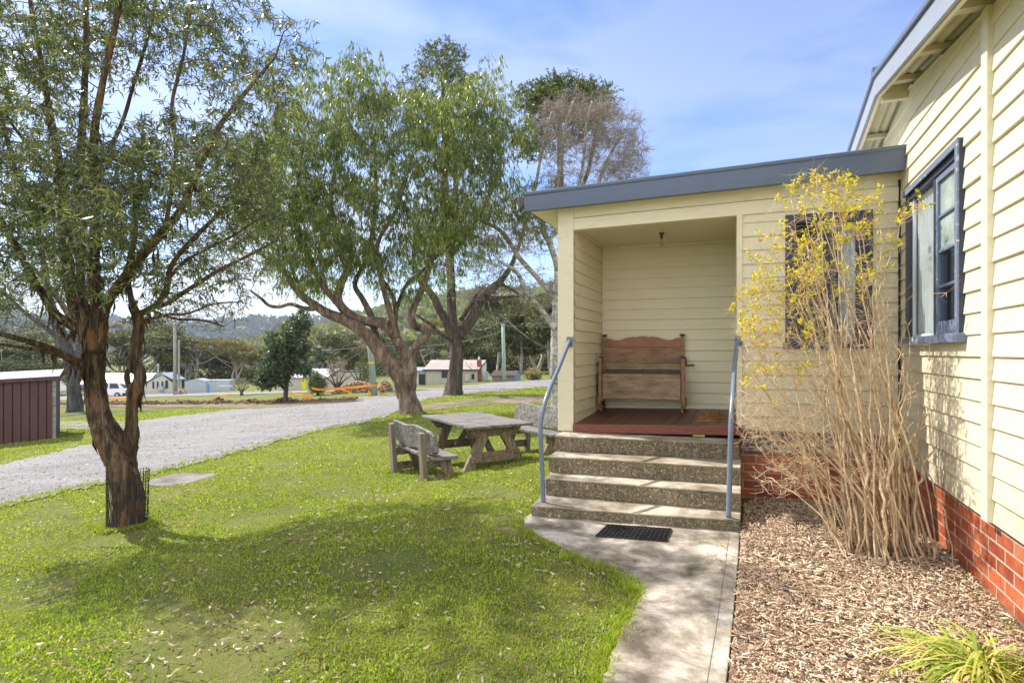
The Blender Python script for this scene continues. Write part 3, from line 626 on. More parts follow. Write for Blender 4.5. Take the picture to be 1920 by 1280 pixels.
# ============================================================ STEPS
def steps():
    Lp = [(.172,5.03),(.325,5.40),(.368,5.66),(.455,5.94),(.56,6.24)]; Rp = [(1.872,4.585),(1.975,4.83),(2.085,5.11),(2.215,5.45),(2.37,5.79)]
    zs = [.105, .268, .432, .596]
    ST = thing('concrete_steps', (1.2, 5.2, 0), 'four worn exposed aggregate concrete steps climbing to the porch with slate blue pipe handrails', 'steps')
    rr = random.Random(2)
    for k in range(4):
        zl = -.15 if k == 0 else zs[k-1]+.002; zt = zs[k]
        poly = [Lp[k], Rp[k], Rp[4], Lp[4]]
        if k == 0: poly = [(.172,5.03),(1.872,4.585),(2.37,5.79),(.50,6.26)]
        def sub(pts, n=14):
            out = []
            (x0,y0),(x1,y1) = pts[0], pts[1]
            for i in range(n+1): t = i/n; out.append((x0+(x1-x0)*t+rr.uniform(-.004,.004), y0+(y1-y0)*t+rr.uniform(-.004,.004)))
            return out+pts[2:]
        front = sub(poly)
        m = MB(); m.prism(front, zl, zt-.018); m.build('riser', K['riser'], ST, .002)
        big = [(x-nF_off[0], y-nF_off[1]) for x, y in front]
        m = MB(); m.prism([(x+nF.x*.004, y+nF.y*.004) for x, y in front], zt-.0178, zt); m.build('tread', K['tread'], ST, .008)
    # handrails
    def rail(pts):
        q = crom(pts, 8); m = MB(); m.tube([Vector(p) for p in q], .0215, 14)
        r = m.build('handrail', K['rail'], ST, smooth=True); return r
    foot = PZ(1019, 942, .105)
    b1 = PY(1013, 790, foot.y+.02); b2 = PY(1024, 745, foot.y+.12); e = Fp(-3.17, .055, 1.615); t1_ = b2.lerp(e, .9)
    r = rail([foot, foot.lerp(b1, .5), foot.lerp(b1, .93), b1.lerp(b2, .45), b2.lerp(e, .08), b2.lerp(e, .5), e+Vector((-.02,-.02,-.03)), e])
    m = MB(); m.prism([(p.x, p.y) for p in [Fp(-3.215,.03), Fp(-3.145,.03), Fp(-3.145,.055), Fp(-3.215,.055)]], 1.54, 1.65); m.build('bracket', K['rail'], r, .004)
    foot = PZ(1366, 971, .105); b1 = PY(1371, 782, foot.y+.02); e = Fp(-1.462, .07, 1.60); b2 = PY(1374, 742, foot.y+.14)
    r = rail([foot, foot.lerp(b1, .5), foot.lerp(b1, .93), b1.lerp(b2, .45), b2.lerp(e, .08), b2.lerp(e, .5), e+Vector((0,-.02,-.03)), e])
    m = MB(); m.prism([(p.x, p.y) for p in [Fp(-1.47,.03), Fp(-1.40,.03), Fp(-1.40,.05), Fp(-1.47,.05)]], 1.54, 1.645); m.build('bracket', K['rail'], r, .004)
    for fx in ((1019,942),(1366,971)):
        c = PZ(*fx, .105); m = MB(); m.lathe(c, [(.05,.0),(.05,.004),(.022,.006)], 14); m.build('foot_flange', K['conc'], r)
nF_off = (0, 0)
steps()
# ============================================================ PORCH THINGS
def rubber_mat():
    a = PZ(1140, 985, .013); b = PZ(1259, 993, .013); c = PZ(1250, 1016, .013); d = PZ(1117, 1006, .013)
    m = MB(); nx, ny = 15, 6
    P = lambda s, t: (a*(1-s)+b*s)*(1-t)+(d*(1-s)+c*s)*t
    up = Vector((0, 0, .009))
    for j in range(ny+1):
        pts = [P(i/(nx*2), min(1, max(0, j/ny+(.028 if i % 2 else -.028))))+up for i in range(nx*2+1)]
        for p, q in zip(pts, pts[1:]): m.bar(p, q, .0075, .013)
    for i in range(nx+1):
        for j in range(ny):
            p = P(i/nx, j/ny)+up; q = P(i/nx, (j+1)/ny)+up; m.bar(p, q, .006, .012)
    o = m.build('rubber_doormat', K['black']); tag(o, 'black open lattice rubber mat lying on the concrete path before the bottom step', 'doormat')
rubber_mat()
def coir_mat():
    o = Fp(-1.86, 0)+d1*.33; m = MB(); n = 30; V = []; r = random.Random(4)
    a = Fp(-1.86)+d1*.22; b = Fp(-1.455)+d1*.22; c = Fp(-1.455)+d1*.85; d = Fp(-1.86)+d1*.85
    def Q(s, t):
        p = (a*(1-s)+b*s)*(1-t)+(d*(1-s)+c*s)*t; u = (p-J).dot(d2); uu = -1.86+.40*s; tt = .22+.63*t
        p.z = deckz(uu, tt)+.006+r.uniform(0, .010)+(.012*math.sin(s*7)*t); return p
    V = [Q(i/n, j/n) for j in range(n+1) for i in range(n+1)]
    F_ = [(j*(n+1)+i, j*(n+1)+i+1, (j+1)*(n+1)+i+1, (j+1)*(n+1)+i) for j in range(n) for i in range(n)]
    k = len(V); V2 = [v-Vector((0,0,.014)) for v in V]; m.add(V+V2, F_+[tuple(x+k for x in f[::-1]) for f in F_]+[(i, i+k, i+1+k, i+1) for i in range(n)])
    o = m.build('coir_doormat', K['coir']); tag(o, 'worn rusty brown coir mat on the red deck behind the right handrail', 'doormat')
coir_mat()
def settle():
    L0 = Vector((1.115, 7.09, 0)); R0 = Vector((2.075, 6.79, 0)); ax = (R0-L0).normalized(); W = (R0-L0).length; ay = Vector((-ax.y, ax.x, 0)); zb = .742
    T = thing('hall_bench', (L0+ax*W/2)+Vector((0,0,zb)), 'old oak hall settle with scalloped backrest and curved feet standing on the porch deck', 'bench')
    P = lambda x, y, z: L0+ax*x+ay*y+Vector((0,0,zb+z))
    def bx(m, x0, x1, y0, y1, z0, z1):
        q = [P(x0,y0,0), P(x1,y0,0), P(x1,y1,0), P(x0,y1,0)]; m.prism([(p.x, p.y) for p in q], zb+z0, zb+z1)
    D = .36
    m = MB(); bx(m, .03, W-.03, .0, .02, .20, .425); m.build('front_panel', K['settle_pale'], T, .004)
    m = MB(); bx(m, .03, W-.03, -.008, .022, .155, .20); m.build('lower_rail', K['settle_pale'], T, .006)
    m = MB(); bx(m, .03, W-.03, -.006, .02, .425, .468); m.build('upper_rail', K['settle_pale'], T, .004)
    m = MB(); bx(m, .06, W-.06, -.012, .33, .486, .506); m.build('seat', K['settle_dark'], T, .005)
    m = MB(); bx(m, .05, W-.05, .0, .33, .468, .483); m.build('seat_support', K['settle_dark'], T)
    m = MB(); bx(m, .03, W-.03, .315, .335, .60, .80); m.build('back_panel', K['settle'], T, .004)
    m = MB(); bx(m, .03, W-.03, .310, .338, .51, .598); m.build('back_lower_rail', K['settle_pale'], T, .004)
    # scalloped top
    n = 60; V = []; x0, x1 = .03, W-.03
    def top(t):
        t = abs(t-.5)*2
        if t < .14: return .945-.010*(t/.14)**2
        if t < .36: return .932-.010*((t-.25)/.11)**2+.004
        if t < .72: return .930-.040*math.sin((t-.36)/.36*math.pi/2)**1.5
        return .890+.028*sst(np.array((t-.72)/.2)).item()
    for i in range(n+1):
        t = i/n; x = x0+(x1-x0)*t
        for y, z in ((.312,.802),(.336,.802),(.336,top(t)),(.312,top(t))): V.append(P(x, y, z))
    m = MB(); m.add(V, [(i*4+j, i*4+(j+1) % 4, (i+1)*4+(j+1) % 4, (i+1)*4+j) for i in range(n) for j in range(4)]+[(0,3,2,1),(n*4,n*4+1,n*4+2,n*4+3)]); m.build('top_rail', K['settle_red'], T, .003)
    for x in (.012, W-.012):
        s = 1 if x < .3 else -1
        m = MB(); bx(m, x-.022, x+.022, .305, .345, .16, .94); p = m.build('back_post', K['settle'], T, .005)
        m = MB(); m.lathe(P(x, .325, .94), [(.018,0),(.026,.008),(.05,.018),(.052,.024),(.012,.030)], 4, (ax+ay).normalized(), (ay-ax).normalized()); m.build('finial', K['settle_dark'], p)
    for x in (.0, W-.0):
        s = -1 if x < .3 else 1
        m = MB(); bx(m, x-.022+s*0, x+.022, -.01, .03, .155, .665); p = m.build('arm_post', K['settle'], T, .005)
        m = MB(); m.lathe(P(x, .01, .665), [(.02,0),(.024,.006),(.045,.012),(.046,.018),(.01,.024)], 4, (ax+ay).normalized(), (ay-ax).normalized()); m.build('cap', K['settle_dark'], p)
        m = MB(); q = crom([tuple(P(x+s*.02, .02, .60)), tuple(P(x+s*.028, .12, .585)), tuple(P(x+s*.028, .22, .60)), tuple(P(x+s*.02, .33, .66))], 5); m.tube([Vector(v) for v in q], .018, 8); m.build('arm_rest', K['settle_dark'], T, smooth=True)
        m = MB(); bx(m, x-.012, x+.012, .03, .32, .18, .47); m.build('side_panel', K['settle_dark'], T, .003)
        for y in (.012, .31):
            m = MB(); q = [P(x+s*.0, y, .16), P(x+s*.012, y-.012, .12), P(x+s*.008, y-.012, .08), P(x-s*.012, y, .04), P(x-s*.008, y-.006, .012), P(x, y-.012, .0)]
            q = crom([tuple(v) for v in q], 4); rr = np.interp(np.linspace(0, 1, len(q)), [0,.25,.6,.85,1], [.036,.032,.017,.014,.022]); m.tube([Vector(v) for v in q], rr, 10)
            if y < .1:
                m.add([P(x-s*.01,y-.012,.157), P(x-s*.10,y-.012,.157), P(x-s*.055,y-.012,.142), P(x-s*.02,y-.012,.11), P(x-s*.01,y+.01,.157), P(x-s*.10,y+.01,.157), P(x-s*.055,y+.01,.142), P(x-s*.02,y+.01,.11)], [(0,1,2,3),(7,6,5,4),(0,4,5,1),(1,5,6,2),(2,6,7,3)])
            m.build('foot', K['settle_dark'] if y > .1 else K['settle'], T, smooth=True)
    m = MB(); m.bar(P(W+.03, .30, .57), P(W+.13, .27, .575), .03, .02); m.build('umbrella_arm', K['settle_dark'], T)
settle()

# ============================================================ PICNIC SET
ta = Vector((.52, -.855, 0)).normalized(); tb = Vector((.855, .52, 0)).normalized()
def gz(p): return float(g(p.x, p.y))
def slab(m, c, ax, ay, L_, W_, z0, z1, seed, jag=.02, n=16, tiltz=0):
    """live-edge plank: wavy long edges"""
    r = random.Random(seed); ph = [r.uniform(0, 6) for _ in range(4)]
    out = []
    for side in (-1, 1):
        for i in range(n+1):
            t = (i/n*2-1)*-side*-1 if side == 1 else (i/n*2-1)
            t = (i/n*2-1) if side == -1 else 1-(i/n*2)
            w = W_/2*(1-.06*abs(t)**6)+jag*(math.sin(t*5+ph[side+1])+.6*math.sin(t*11+ph[side+1]*2))
            p = c+ax*(t*L_/2)+ay*(side*w); out.append((p.x, p.y))
    m.prism(out, z0, z1)
def table():
    c = Vector((-.62, 9.22, 0)); z = gz(c); T = thing('picnic_table', (c.x, c.y, z), 'heavy weathered timber picnic table with splayed legs, standing on the lawn between two benches', 'table')
    hl = .93; hw = .56; zt = z+.77
    P = lambda a, b, h: Vector((c.x+ta.x*a+tb.x*b, c.y+ta.y*a+tb.y*b, z+h))
    r = random.Random(8)
    for k in range(3):
        m = MB(); b0 = -hw+k*2*hw/3+hw/3; cc = P(0, b0, 0); cc.z = 0; slab(m, cc, ta, tb, 2*hl, 2*hw/3-.006, zt-.042, zt+r.uniform(-.003,.003), 20+k, .0 if k == 1 else .006)
        o = m.build('table_top_plank', K['grey_t'], T, .006)
    for s in (-1, 1):
        a = s*.66
        m = MB()
        q = [P(a-.03,-.50,0), P(a+.03,-.50,0), P(a+.03,.50,0), P(a-.03,.50,0)]
        A = [P(a-.035,-.50,.715), P(a-.035,.50,.715), P(a-.035,.38,.57), P(a-.035,-.38,.57)]; B = [v+ta*.07 for v in A]
        m.add(A+B, [(0,1,2,3),(7,6,5,4),(0,4,5,1),(1,5,6,2),(2,6,7,3),(3,7,4,0)]); m.build('bearer', K['brown_t'], T, .004)
        for q_ in (-1, 1):
            m = MB(); m.bar(P(a, q_*.17, .62), P(a, q_*.47, gz(P(a, q_*.47, 0))-z-.02), .075, .15, up=tb); m.build('leg', K['brown_l'], T, .005)
        m = MB(); m.bar(P(a+s*.062, -.42, .27), P(a+s*.062, .42, .27), .045, .15); cr = m.build('cross_rail', K['brown_t'], T, .004)
        for q_ in (-1, 1):
            for dz in (-.03, .03): m = MB(); m.lathe(P(a+s*.088, q_*.31+dz, .27+dz), [(.011,-.003),(.011,.004),(.002,.005)], 8, tb, Vector((0,0,1)), ta*s); m.build('bolt', K['steel'], cr)
    for s in (-1, 1):
        m = MB(); m.bar(P(s*.62, 0, .27), P(s*.10, 0, .70), .11, .035); m.build('brace', K['grey_t'], T, .003)
def bench(c, flip, label):
    z = gz(c); T = thing('garden_bench', (c.x, c.y, z), label, 'bench', 'slab backed benches at the picnic table')
    a_, b_ = ta, tb*flip
    P = lambda a, b, h: Vector((c.x+a_.x*a+b_.x*b, c.y+a_.y*a+b_.y*b, z+h))
    for s in (-1, 1):
        a = s*.64; zg = gz(P(a, 0, 0))-z
        m = MB(); m.bar(P(a, .02, zg-.03), P(a, -.03, .77), .075, .14, up=a_); m.build('post', K['brown_z'], T, .006)
        m = MB(); m.bar(P(a, .30, .36), P(a+.0, .47, zg-.03), .07, .14, up=b_); m.build('leg', K['brown_l'], T, .005)
        m = MB(); m.bar(P(a, .0, .31), P(a, .44, .31), .055, .12); m.build('seat_bearer', K['brown_t'], T, .004)
        m = MB(); m.bar(P(a, .02, .07), P(a, .46, .07), .05, .13); m.build('ground_rail', K['brown_t'], T, .004)
    m = MB(); n = 26; V = []; r = random.Random(int(abs(c.x)*100)); ph = r.uniform(0, 6)
    for i in range(n+1):
        t = i/n*2-1; x = t*.86; e = (1-.10*abs(t)**8)
        zt = .815+.018*math.sin(t*5+ph)+.004*math.sin(t*11+ph)-.05*abs(t)**10; zbm = .455+.022*math.sin(t*6+ph*2)+.006*math.sin(t*10)+.05*abs(t)**10
        lean = lambda h: .045+.06*(.8-h)/.4+.003*math.sin(t*9+ph)
        for (dy, h) in ((0, zbm), (.0, (zt+zbm)/2), (0, zt-.015), (.025, zt), (.062, zt-.01), (.07, (zt+zbm)/2), (.068, zbm)): V.append(P(x, lean(h)+dy, h))
    m.add(V, [(i*7+j, i*7+(j+1) % 7, (i+1)*7+(j+1) % 7, (i+1)*7+j) for i in range(n) for j in range(7)]+[tuple(range(7))[::-1], tuple(range(n*7, n*7+7))])
    m.build('backrest', K['grey_t'], T, smooth=False)
    m = MB(); cc = P(0, .28, 0); cc.z = 0; slab(m, cc, ta, tb, 1.62, .42, z+.375, z+.425, 31, .012); m.build('seat', K['grey_t'], T, .008)
def tgrain(name, ca, cb, dark, ang, st, rough=.78):
    return M(name, ca, cb, 3.2, rough, .6, 5, .006, st, ang, stain=dark, stain_scale=1.7, stain_pos=(.48,.72), detail=9, spec=.2)
ANG = -math.atan2(ta.y, ta.x)
K['grey_t'] = tgrain('silvered_slab_timber', (.10,.095,.088), (.30,.28,.255), (.045,.042,.04), ANG, (1, 9, 9))
K['brown_t'] = tgrain('brown_grey_rail_timber', (.14,.11,.075), (.32,.255,.18), (.05,.04,.03), ANG, (9, 1, 9))
K['brown_l'] = tgrain('brown_grey_leg_timber', (.16,.125,.085), (.36,.285,.205), (.06,.047,.035), ANG, (9, 3, 1.2))
table()
cL = Vector((-1.62, 8.66, 0)); bench(cL, 1, 'weathered slab bench on the left of the picnic table, its back toward the gravel road')
cR = Vector((.62, 9.98, 0)); bench(cR, -1, 'weathered slab bench half hidden behind the left handrail and porch post')
def lid():
    c = G(342, 899); m = MB(); r = random.Random(3)
    m.lathe(c+Vector((0,0,-.05)), [(.50,0),(.50,.062),(.49,.07),(.2,.073),(.01,.073)], 40)
    o = m.build('stone_disc', concrete('lid_concrete', (.10,.09,.075), (.19,.175,.15), (.28,.26,.23)), bevel=0); tag(o, 'flat round grey concrete pit lid set in the lawn right of the guarded gum tree', 'lid')
lid()
# ============================================================ SHED, HOUSES, VEHICLES beyond the road
def facing(px0, py0, px1, py1): return G(px0, py0), G(px1, py1)
def shed():
    R_ = G(104, 822); Lp = R_-Vector((.80, .60, 0))*5.6; ax = (R_-Lp); ax.z = 0; W = ax.length; ax.normalize(); ay = Vector((-ax.y, ax.x, 0))
    zr = R_.z; zl = float(g(Lp.x, Lp.y)); ztR = H+(HY-706)/F*R_.y; pxl = 0
    # roof line height at the left end of the wall (rises to the right)
    ztL = ztR-.25
    T = thing('timber_shed', (Lp+R_)/2, 'low dark brown timber shed with a pale sloping iron roof at the left edge', 'shed')
    m = MB(); D = 3.2
    q = [Lp, R_, R_+ay*D, Lp+ay*D]; m.prism([(p.x, p.y) for p in q], [zl-.2, zr-.2, zr-.4, zl-.4], [ztL, ztR, ztR+.12, ztL+.12]); m.build('wall', K['shedback'], T)
    m = MB(); n = 56; r = random.Random(6)
    for k in range(n):
        if k % 2: continue
        t = k/n; p = Lp+ax*(W*t)-ay*.03; zz = zl+(zr-zl)*t; zt = ztL+(ztR-ztL)*t
        a = p; b = p+ax*(W/n*1.72); c2 = b+ay*.02; d = a+ay*.02
        zl0 = zz-.1; m.prism([(v.x, v.y) for v in (a, b, c2, d)], zl0, zt-.02)
    m.build('cover_boards', K['shedwall'], T, .004)
    m = MB(); a = R_+ax*.015-ay*.01; m.prism([(v.x, v.y) for v in (a-ax*.09-ay*.02, a-ay*.02, a+ay*.10, a-ax*.09+ay*.10)], zr-.15, ztR-.01); m.build('corner_post', K['greywood'], T, .005)
    m = MB(); q = [Lp-ay*.12-ax*.1, R_-ay*.12+ax*.10, R_+ay*(D+.1)+ax*.10, Lp+ay*(D+.1)-ax*.1]; m.prism([(p.x, p.y) for p in q], [ztL-.02, ztR, ztR+.12, ztL+.12], [ztL+.01, ztR+.03, ztR+.16, ztL+.15]); m.build('roof', K['whiteroof'], T)
    m = MB(); q = [Lp-ay*.14-ax*.1, R_-ay*.14+ax*.12, R_-ay*.11+ax*.12, Lp-ay*.11-ax*.1]; m.prism([(p.x, p.y) for p in q], [ztL-.11, ztR-.09, ztR-.09, ztL-.11], [ztL+.005, ztR+.024, ztR+.024, ztL+.005]); m.build('fascia', K['shedwall'], T, .004)
K['shedback'] = M('dark_maroon_boards', (.05,.022,.02), (.075,.033,.03), 5, .85, .2)
K['shedwall'] = paint('faded_maroon_boards', (.10,.048,.046), 0, (.16,.13,.12), rough=.8, bs=.5, chips=((.36,.34,.32), .66))
K['whiteroof'] = M('bright_iron_roof', (.27,.295,.33), (.42,.45,.49), .8, .35, .2, 12, .01, (.4, 4, 1), metal=.15)
shed()
def plain(name, c, r=.7): return M(name, tuple(x*.88 for x in c), c, 3, r, .15, 30)
K['offwhite'] = plain('offwhite_cladding', (.62,.60,.53)); K['beige'] = plain('beige_boards', (.52,.50,.42)); K['palegrey'] = plain('pale_grey_iron', (.42,.48,.54), .5)
K['winb'] = plain('dark_window', (.03,.04,.06), .2); K['redroof'] = M('faded_red_roof', (.36,.24,.22), (.52,.44,.41), 2, .6, .2, 12, .01, (.5, 3, 1)); K['navy'] = plain('navy_trim', (.05,.06,.11))
K['whitepaint'] = plain('white_gloss', (.80,.81,.82), .25); K['yellow'] = plain('yellow_door_paint', (.80,.72,.02), .5); K['tyre'] = plain('tyre', (.02,.02,.02), .8)
K['brickf'] = plain('far_brick', (.26,.09,.06)); K['bluedoor'] = plain('faded_blue_paint', (.16,.24,.36)); K['orange'] = LEAF('orange_tape', [(0, (.90,.26,.02)), (1, (.95,.34,.04))], .5, .3)
K['pole'] = M('grey_pole_timber', (.22,.22,.19), (.36,.36,.31), 4, .8, .4, 20, .01, (3, 3, .4)); K['greenpole'] = M('pale_green_pole', (.24,.31,.25), (.36,.44,.36), 4, .8, .3, 20, .01, (3, 3, .4))
class Fr:      # local frame standing on the terrain at a pixel, px -> metres at that distance
    def __init__(s, px, py, yaw=0):
        s.o = G(px, py); s.m = s.o.y/F; s.ax = Vector((math.cos(yaw), math.sin(yaw), 0)); s.ay = Vector((-math.sin(yaw), math.cos(yaw), 0))
    def P(s, x, y, z): return s.o+(s.ax*x+s.ay*y)*s.m+Vector((0, 0, z*s.m))      # all in px units
    def bx(s, m, x0, x1, y0, y1, z0, z1):
        q = [s.P(x0,y0,0), s.P(x1,y0,0), s.P(x1,y1,0), s.P(x0,y1,0)]
        zz = lambda z: [s.o.z+v*s.m for v in (z if hasattr(z, '__len__') else [z]*4)]
        m.prism([(p.x, p.y) for p in q], zz(z0), zz(z1)); return m
def white_house():
    f = Fr(275, 739, .20); T = thing('white_house', f.o, 'long white house with a low gable end and white iron roof behind the van', 'house')
    m = MB(); f.bx(m, -100, 0, 2, 46, -3, 22); f.bx(m, 0, 44, 0, 46, -3, [20,22,22,20]); m.build('wall', K['offwhite'], T)
    m = MB(); m.add([f.P(-1,-.4,20), f.P(45,-.4,20), f.P(26,-.4,37), f.P(-1,46,20), f.P(45,46,20), f.P(26,46,37)], [(0,1,2),(5,4,3),(0,3,4,1),(1,4,5,2),(2,5,3,0)]); m.build('gable', K['offwhite'], T)
    m = MB(); m.add([f.P(-12,-4,17), f.P(26,-4,40), f.P(26,50,40), f.P(-12,50,17), f.P(-12,-4,15), f.P(26,-4,38), f.P(26,50,38), f.P(-12,50,15)], [(0,1,2,3),(7,6,5,4),(0,4,5,1),(1,5,6,2),(2,6,7,3),(3,7,4,0)])
    m.build('roof', K['whiteroof'], T)
    m = MB(); m.add([f.P(26,-4,40), f.P(50,-4,27), f.P(50,50,27), f.P(26,50,40), f.P(26,-4,38), f.P(50,-4,25), f.P(50,50,25), f.P(26,50,38)], [(0,1,2,3),(7,6,5,4),(0,4,5,1),(1,5,6,2),(2,6,7,3),(3,7,4,0)]); m.build('roof', K['whiteroof'], T)
    m = MB(); m.add([f.P(-110,-3,20), f.P(-2,-3,20), f.P(8,24,39), f.P(-110,24,39), f.P(-110,50,20), f.P(-2,50,20)], [(0,1,2,3),(3,2,5,4)]); m.build('roof', K['whiteroof'], T)
    for x in (10, 17.5, 25.5, 32):
        m = MB(); f.bx(m, x, x+(4.6 if x > 30 else 3), -1.2, 0, 11, 26 if x > 30 else 24); m.build('window', K['winb'], T)
    m = MB(); f.bx(m, -34, -24, .5, 2, 0, 19); m.build('door', K['palegrey'], T)
    m = MB(); f.bx(m, 21, 30, -5, -1, 7, 15); m.build('air_conditioner', K['palegrey'], T)
    m = MB(); m.tube([f.P(12,20,34), f.P(12,20,52)], 1.2*f.m, 8); m.lathe(f.P(12,20,52), [(2.3*f.m,0),(2.3*f.m,3*f.m),(.3*f.m,5*f.m)], 8); m.build('flue', K['steel'], T)
white_house()
def van():
    f = Fr(196, 745, .12); T = thing('van', f.o, 'white van parked before the white house, half behind the front tree trunk', 'van')
    # side profile (x along length right = front, z) in px of the photo
    prof = [(-36,5),(-36,26),(-33,29),(18,29),(24,26),(33,17),(37,14),(38,6),(37,4)]
    n = len(prof); m = MB(); wv = 17
    ins = [0,1.5,3,3,3,1.5,0,0,0]
    V = [f.P(x, ins[i], z) for i, (x, z) in enumerate(prof)]+[f.P(x, wv-ins[i], z) for i, (x, z) in enumerate(prof)]
    m.add(V, [tuple(range(n)), tuple(range(n, 2*n))[::-1]]+[(i, n+i, n+(i+1) % n, (i+1) % n) for i in range(n)]); m.build('body', K['whitepaint'], T, .02)
    m = MB()
    for x0, x1 in ((8,20.5),(-8,5),(-32,-11)):
        a = x1+(4.6 if x0 == 8 else 0); m.add([f.P(x0,.8,17), f.P(a,.8,17), f.P(x1-(0 if x0 == 8 else 0),2.2,26), f.P(x0,2.2,26)], [(0,1,2,3)])
    m.build('window', K['winb'], T)
    m = MB(); m.add([f.P(25.4,3,25.2), f.P(33.4,2.2,17.3), f.P(33.4,wv-2.2,17.3), f.P(25.4,wv-3,25.2)], [(0,1,2,3)]); m.build('windscreen', K['winb'], T)
    m = MB(); f.bx(m, 31, 38.8, -.3, wv+.3, 3.2, 8); m.build('bumper', K['tyre'], T, .02)
    for x in (22, -26):
        for y in (.2, wv-.2):
            m = MB(); m.lathe(f.P(x, y-2, 5), [(2,0),(5,.2*f.m),(5,4*f.m),(2,4.2*f.m)], 16, f.ax, Vector((0,0,1)), f.ay) if False else m.lathe(f.P(x, y-1.2, 4.6), [(.1*f.m,0),(4.6*f.m,0),(5*f.m,.5*f.m),(5*f.m,2.4*f.m),(.1*f.m,2.6*f.m)], 18, f.ax, Vector((0,0,1)), f.ay)
            w_ = m.build('wheel', K['tyre'], T)
            m = MB(); m.lathe(f.P(x, y-1.4, 4.6), [(.1*f.m,0),(2.8*f.m,0),(2.8*f.m,.3*f.m)], 14, f.ax, Vector((0,0,1)), f.ay); m.build('rim', K['steel'], w_)
    m = MB(); f.bx(m, 35.5, 37.6, .2, 4, 9, 12.5); m.build('headlight', K['steel'], T)
van()
def boat():
    f = Fr(112, 744, .15); T = thing('boat', f.o, 'small white motor boat on its trailer between the shed and the dark trunk', 'boat')
    n = 12; V = []
    for i in range(n+1):
        t = i/n; x = -30+44*t; w_ = 8*(1-t**3)*.98+.2; k = 6+6*t**3; d_ = 19+3*t*t
        V += [f.P(x, 8-w_, d_), f.P(x, 8-w_*.75, k+3), f.P(x, 8, k), f.P(x, 8+w_*.75, k+3), f.P(x, 8+w_, d_)]
    m = MB(); m.add(V, [(i*5+j, i*5+j+1, (i+1)*5+j+1, (i+1)*5+j) for i in range(n) for j in range(4)]+[(i*5, (i+1)*5, (i+1)*5+4, i*5+4) for i in range(n)]+[(0,1,2,3,4)]); m.build('hull', K['whitepaint'], T)
    m = MB(); m.add([f.P(-14,3,19), f.P(4,4,20), f.P(-2,5,29), f.P(-13,5,29), f.P(-14,13,19), f.P(4,12,20), f.P(-2,11,29), f.P(-13,11,29)], [(0,1,2,3),(7,6,5,4),(3,2,6,7),(1,5,6,2),(0,3,7,4)]); m.build('cabin', K['offwhite'], T)
    m = MB()
    for y in (2, 14): m.lathe(f.P(-12, y-.8, 3.5), [(.1*f.m,0),(3.5*f.m,0),(3.5*f.m,1.6*f.m),(.1*f.m,1.7*f.m)], 12, f.ax, Vector((0,0,1)), f.ay)
    w_ = m.build('wheel', K['tyre'], T)
    m = MB(); m.bar(f.P(-26,8,5), f.P(20,8,4.5), 1.2*f.m, 1.0*f.m); m.build('trailer_frame', K['steel'], T)
boat()
def shed_grey():
    f = Fr(346, 737, .12); T = thing('iron_shed', f.o, 'pale grey iron shed with a low lean-to beside the tall timber pole', 'shed')
    m = MB()
    m.add([f.P(0,0,-1), f.P(38,0,-1), f.P(38,0,22), f.P(19,0,26.5), f.P(0,0,22), f.P(0,34,-1), f.P(38,34,-1), f.P(38,34,22), f.P(19,34,26.5), f.P(0,34,22)], [(0,1,2,3,4),(9,8,7,6,5),(0,5,6,1),(1,6,7,2),(4,9,5,0)])
    m.build('wall', K['iron_s'], T)
    m = MB(); m.add([f.P(-1,-.6,21.8), f.P(19,-.6,27.2), f.P(39,-.6,22.2), f.P(-1,35,21.8), f.P(19,35,27.2), f.P(39,35,22.2), f.P(19,-.6,26.6), f.P(39,-.6,21.6), f.P(-1,-.6,21.2)], [(0,1,4,3),(1,2,5,4),(8,6,1,0),(6,7,2,1)]); m.build('roof', K['whiteroof'], T)
    m = MB(); f.bx(m, 38.3, 79, 4, 30, -1, [22,24,24,22]); f.bx(m, 38, 80, 3.4, 31, 23.2, 24.2); m.build('lean_to', K['iron_s'], T)
    f2 = Fr(390, 736); m = MB(); m.lathe(f2.o, [(.1*f2.m,0),(1.9*f2.m,0),(1.9*f2.m,15*f2.m),(1.2*f2.m,16.4*f2.m),(.1*f2.m,16.6*f2.m)], 14)
    o = m.build('blue_cylinder', plain('bright_blue_plastic', (.08,.28,.72), .35), smooth=False); tag(o, 'upright bright blue plastic cylinder standing before the grey iron shed', 'cylinder')
    f3 = Fr(410, 735); T = thing('low_fence', f3.o, 'low white topped wire fence right of the blue cylinder', 'fence')
    for x in (0, 13, 26): m = MB(); f3.bx(m, x-.4, x+.4, 0, .8, 0, 12); m.build('post', K['steel'], T)
    m = MB(); f3.bx(m, 0, 26, 0, .5, 10.8, 12.6); m.build('top_rail', K['whitepaint'], T)
    m = MB()
    for z in (3, 6, 9): f3.bx(m, -14, 26, .2, .4, z, z+.25)
    m.build('wire', K['steel'], T)
K['iron_s'] = M('ribbed_iron_wall', (.36,.42,.48), (.48,.54,.60), 3, .5, .5, 3, .02, (8, .3, .1))
shed_grey()
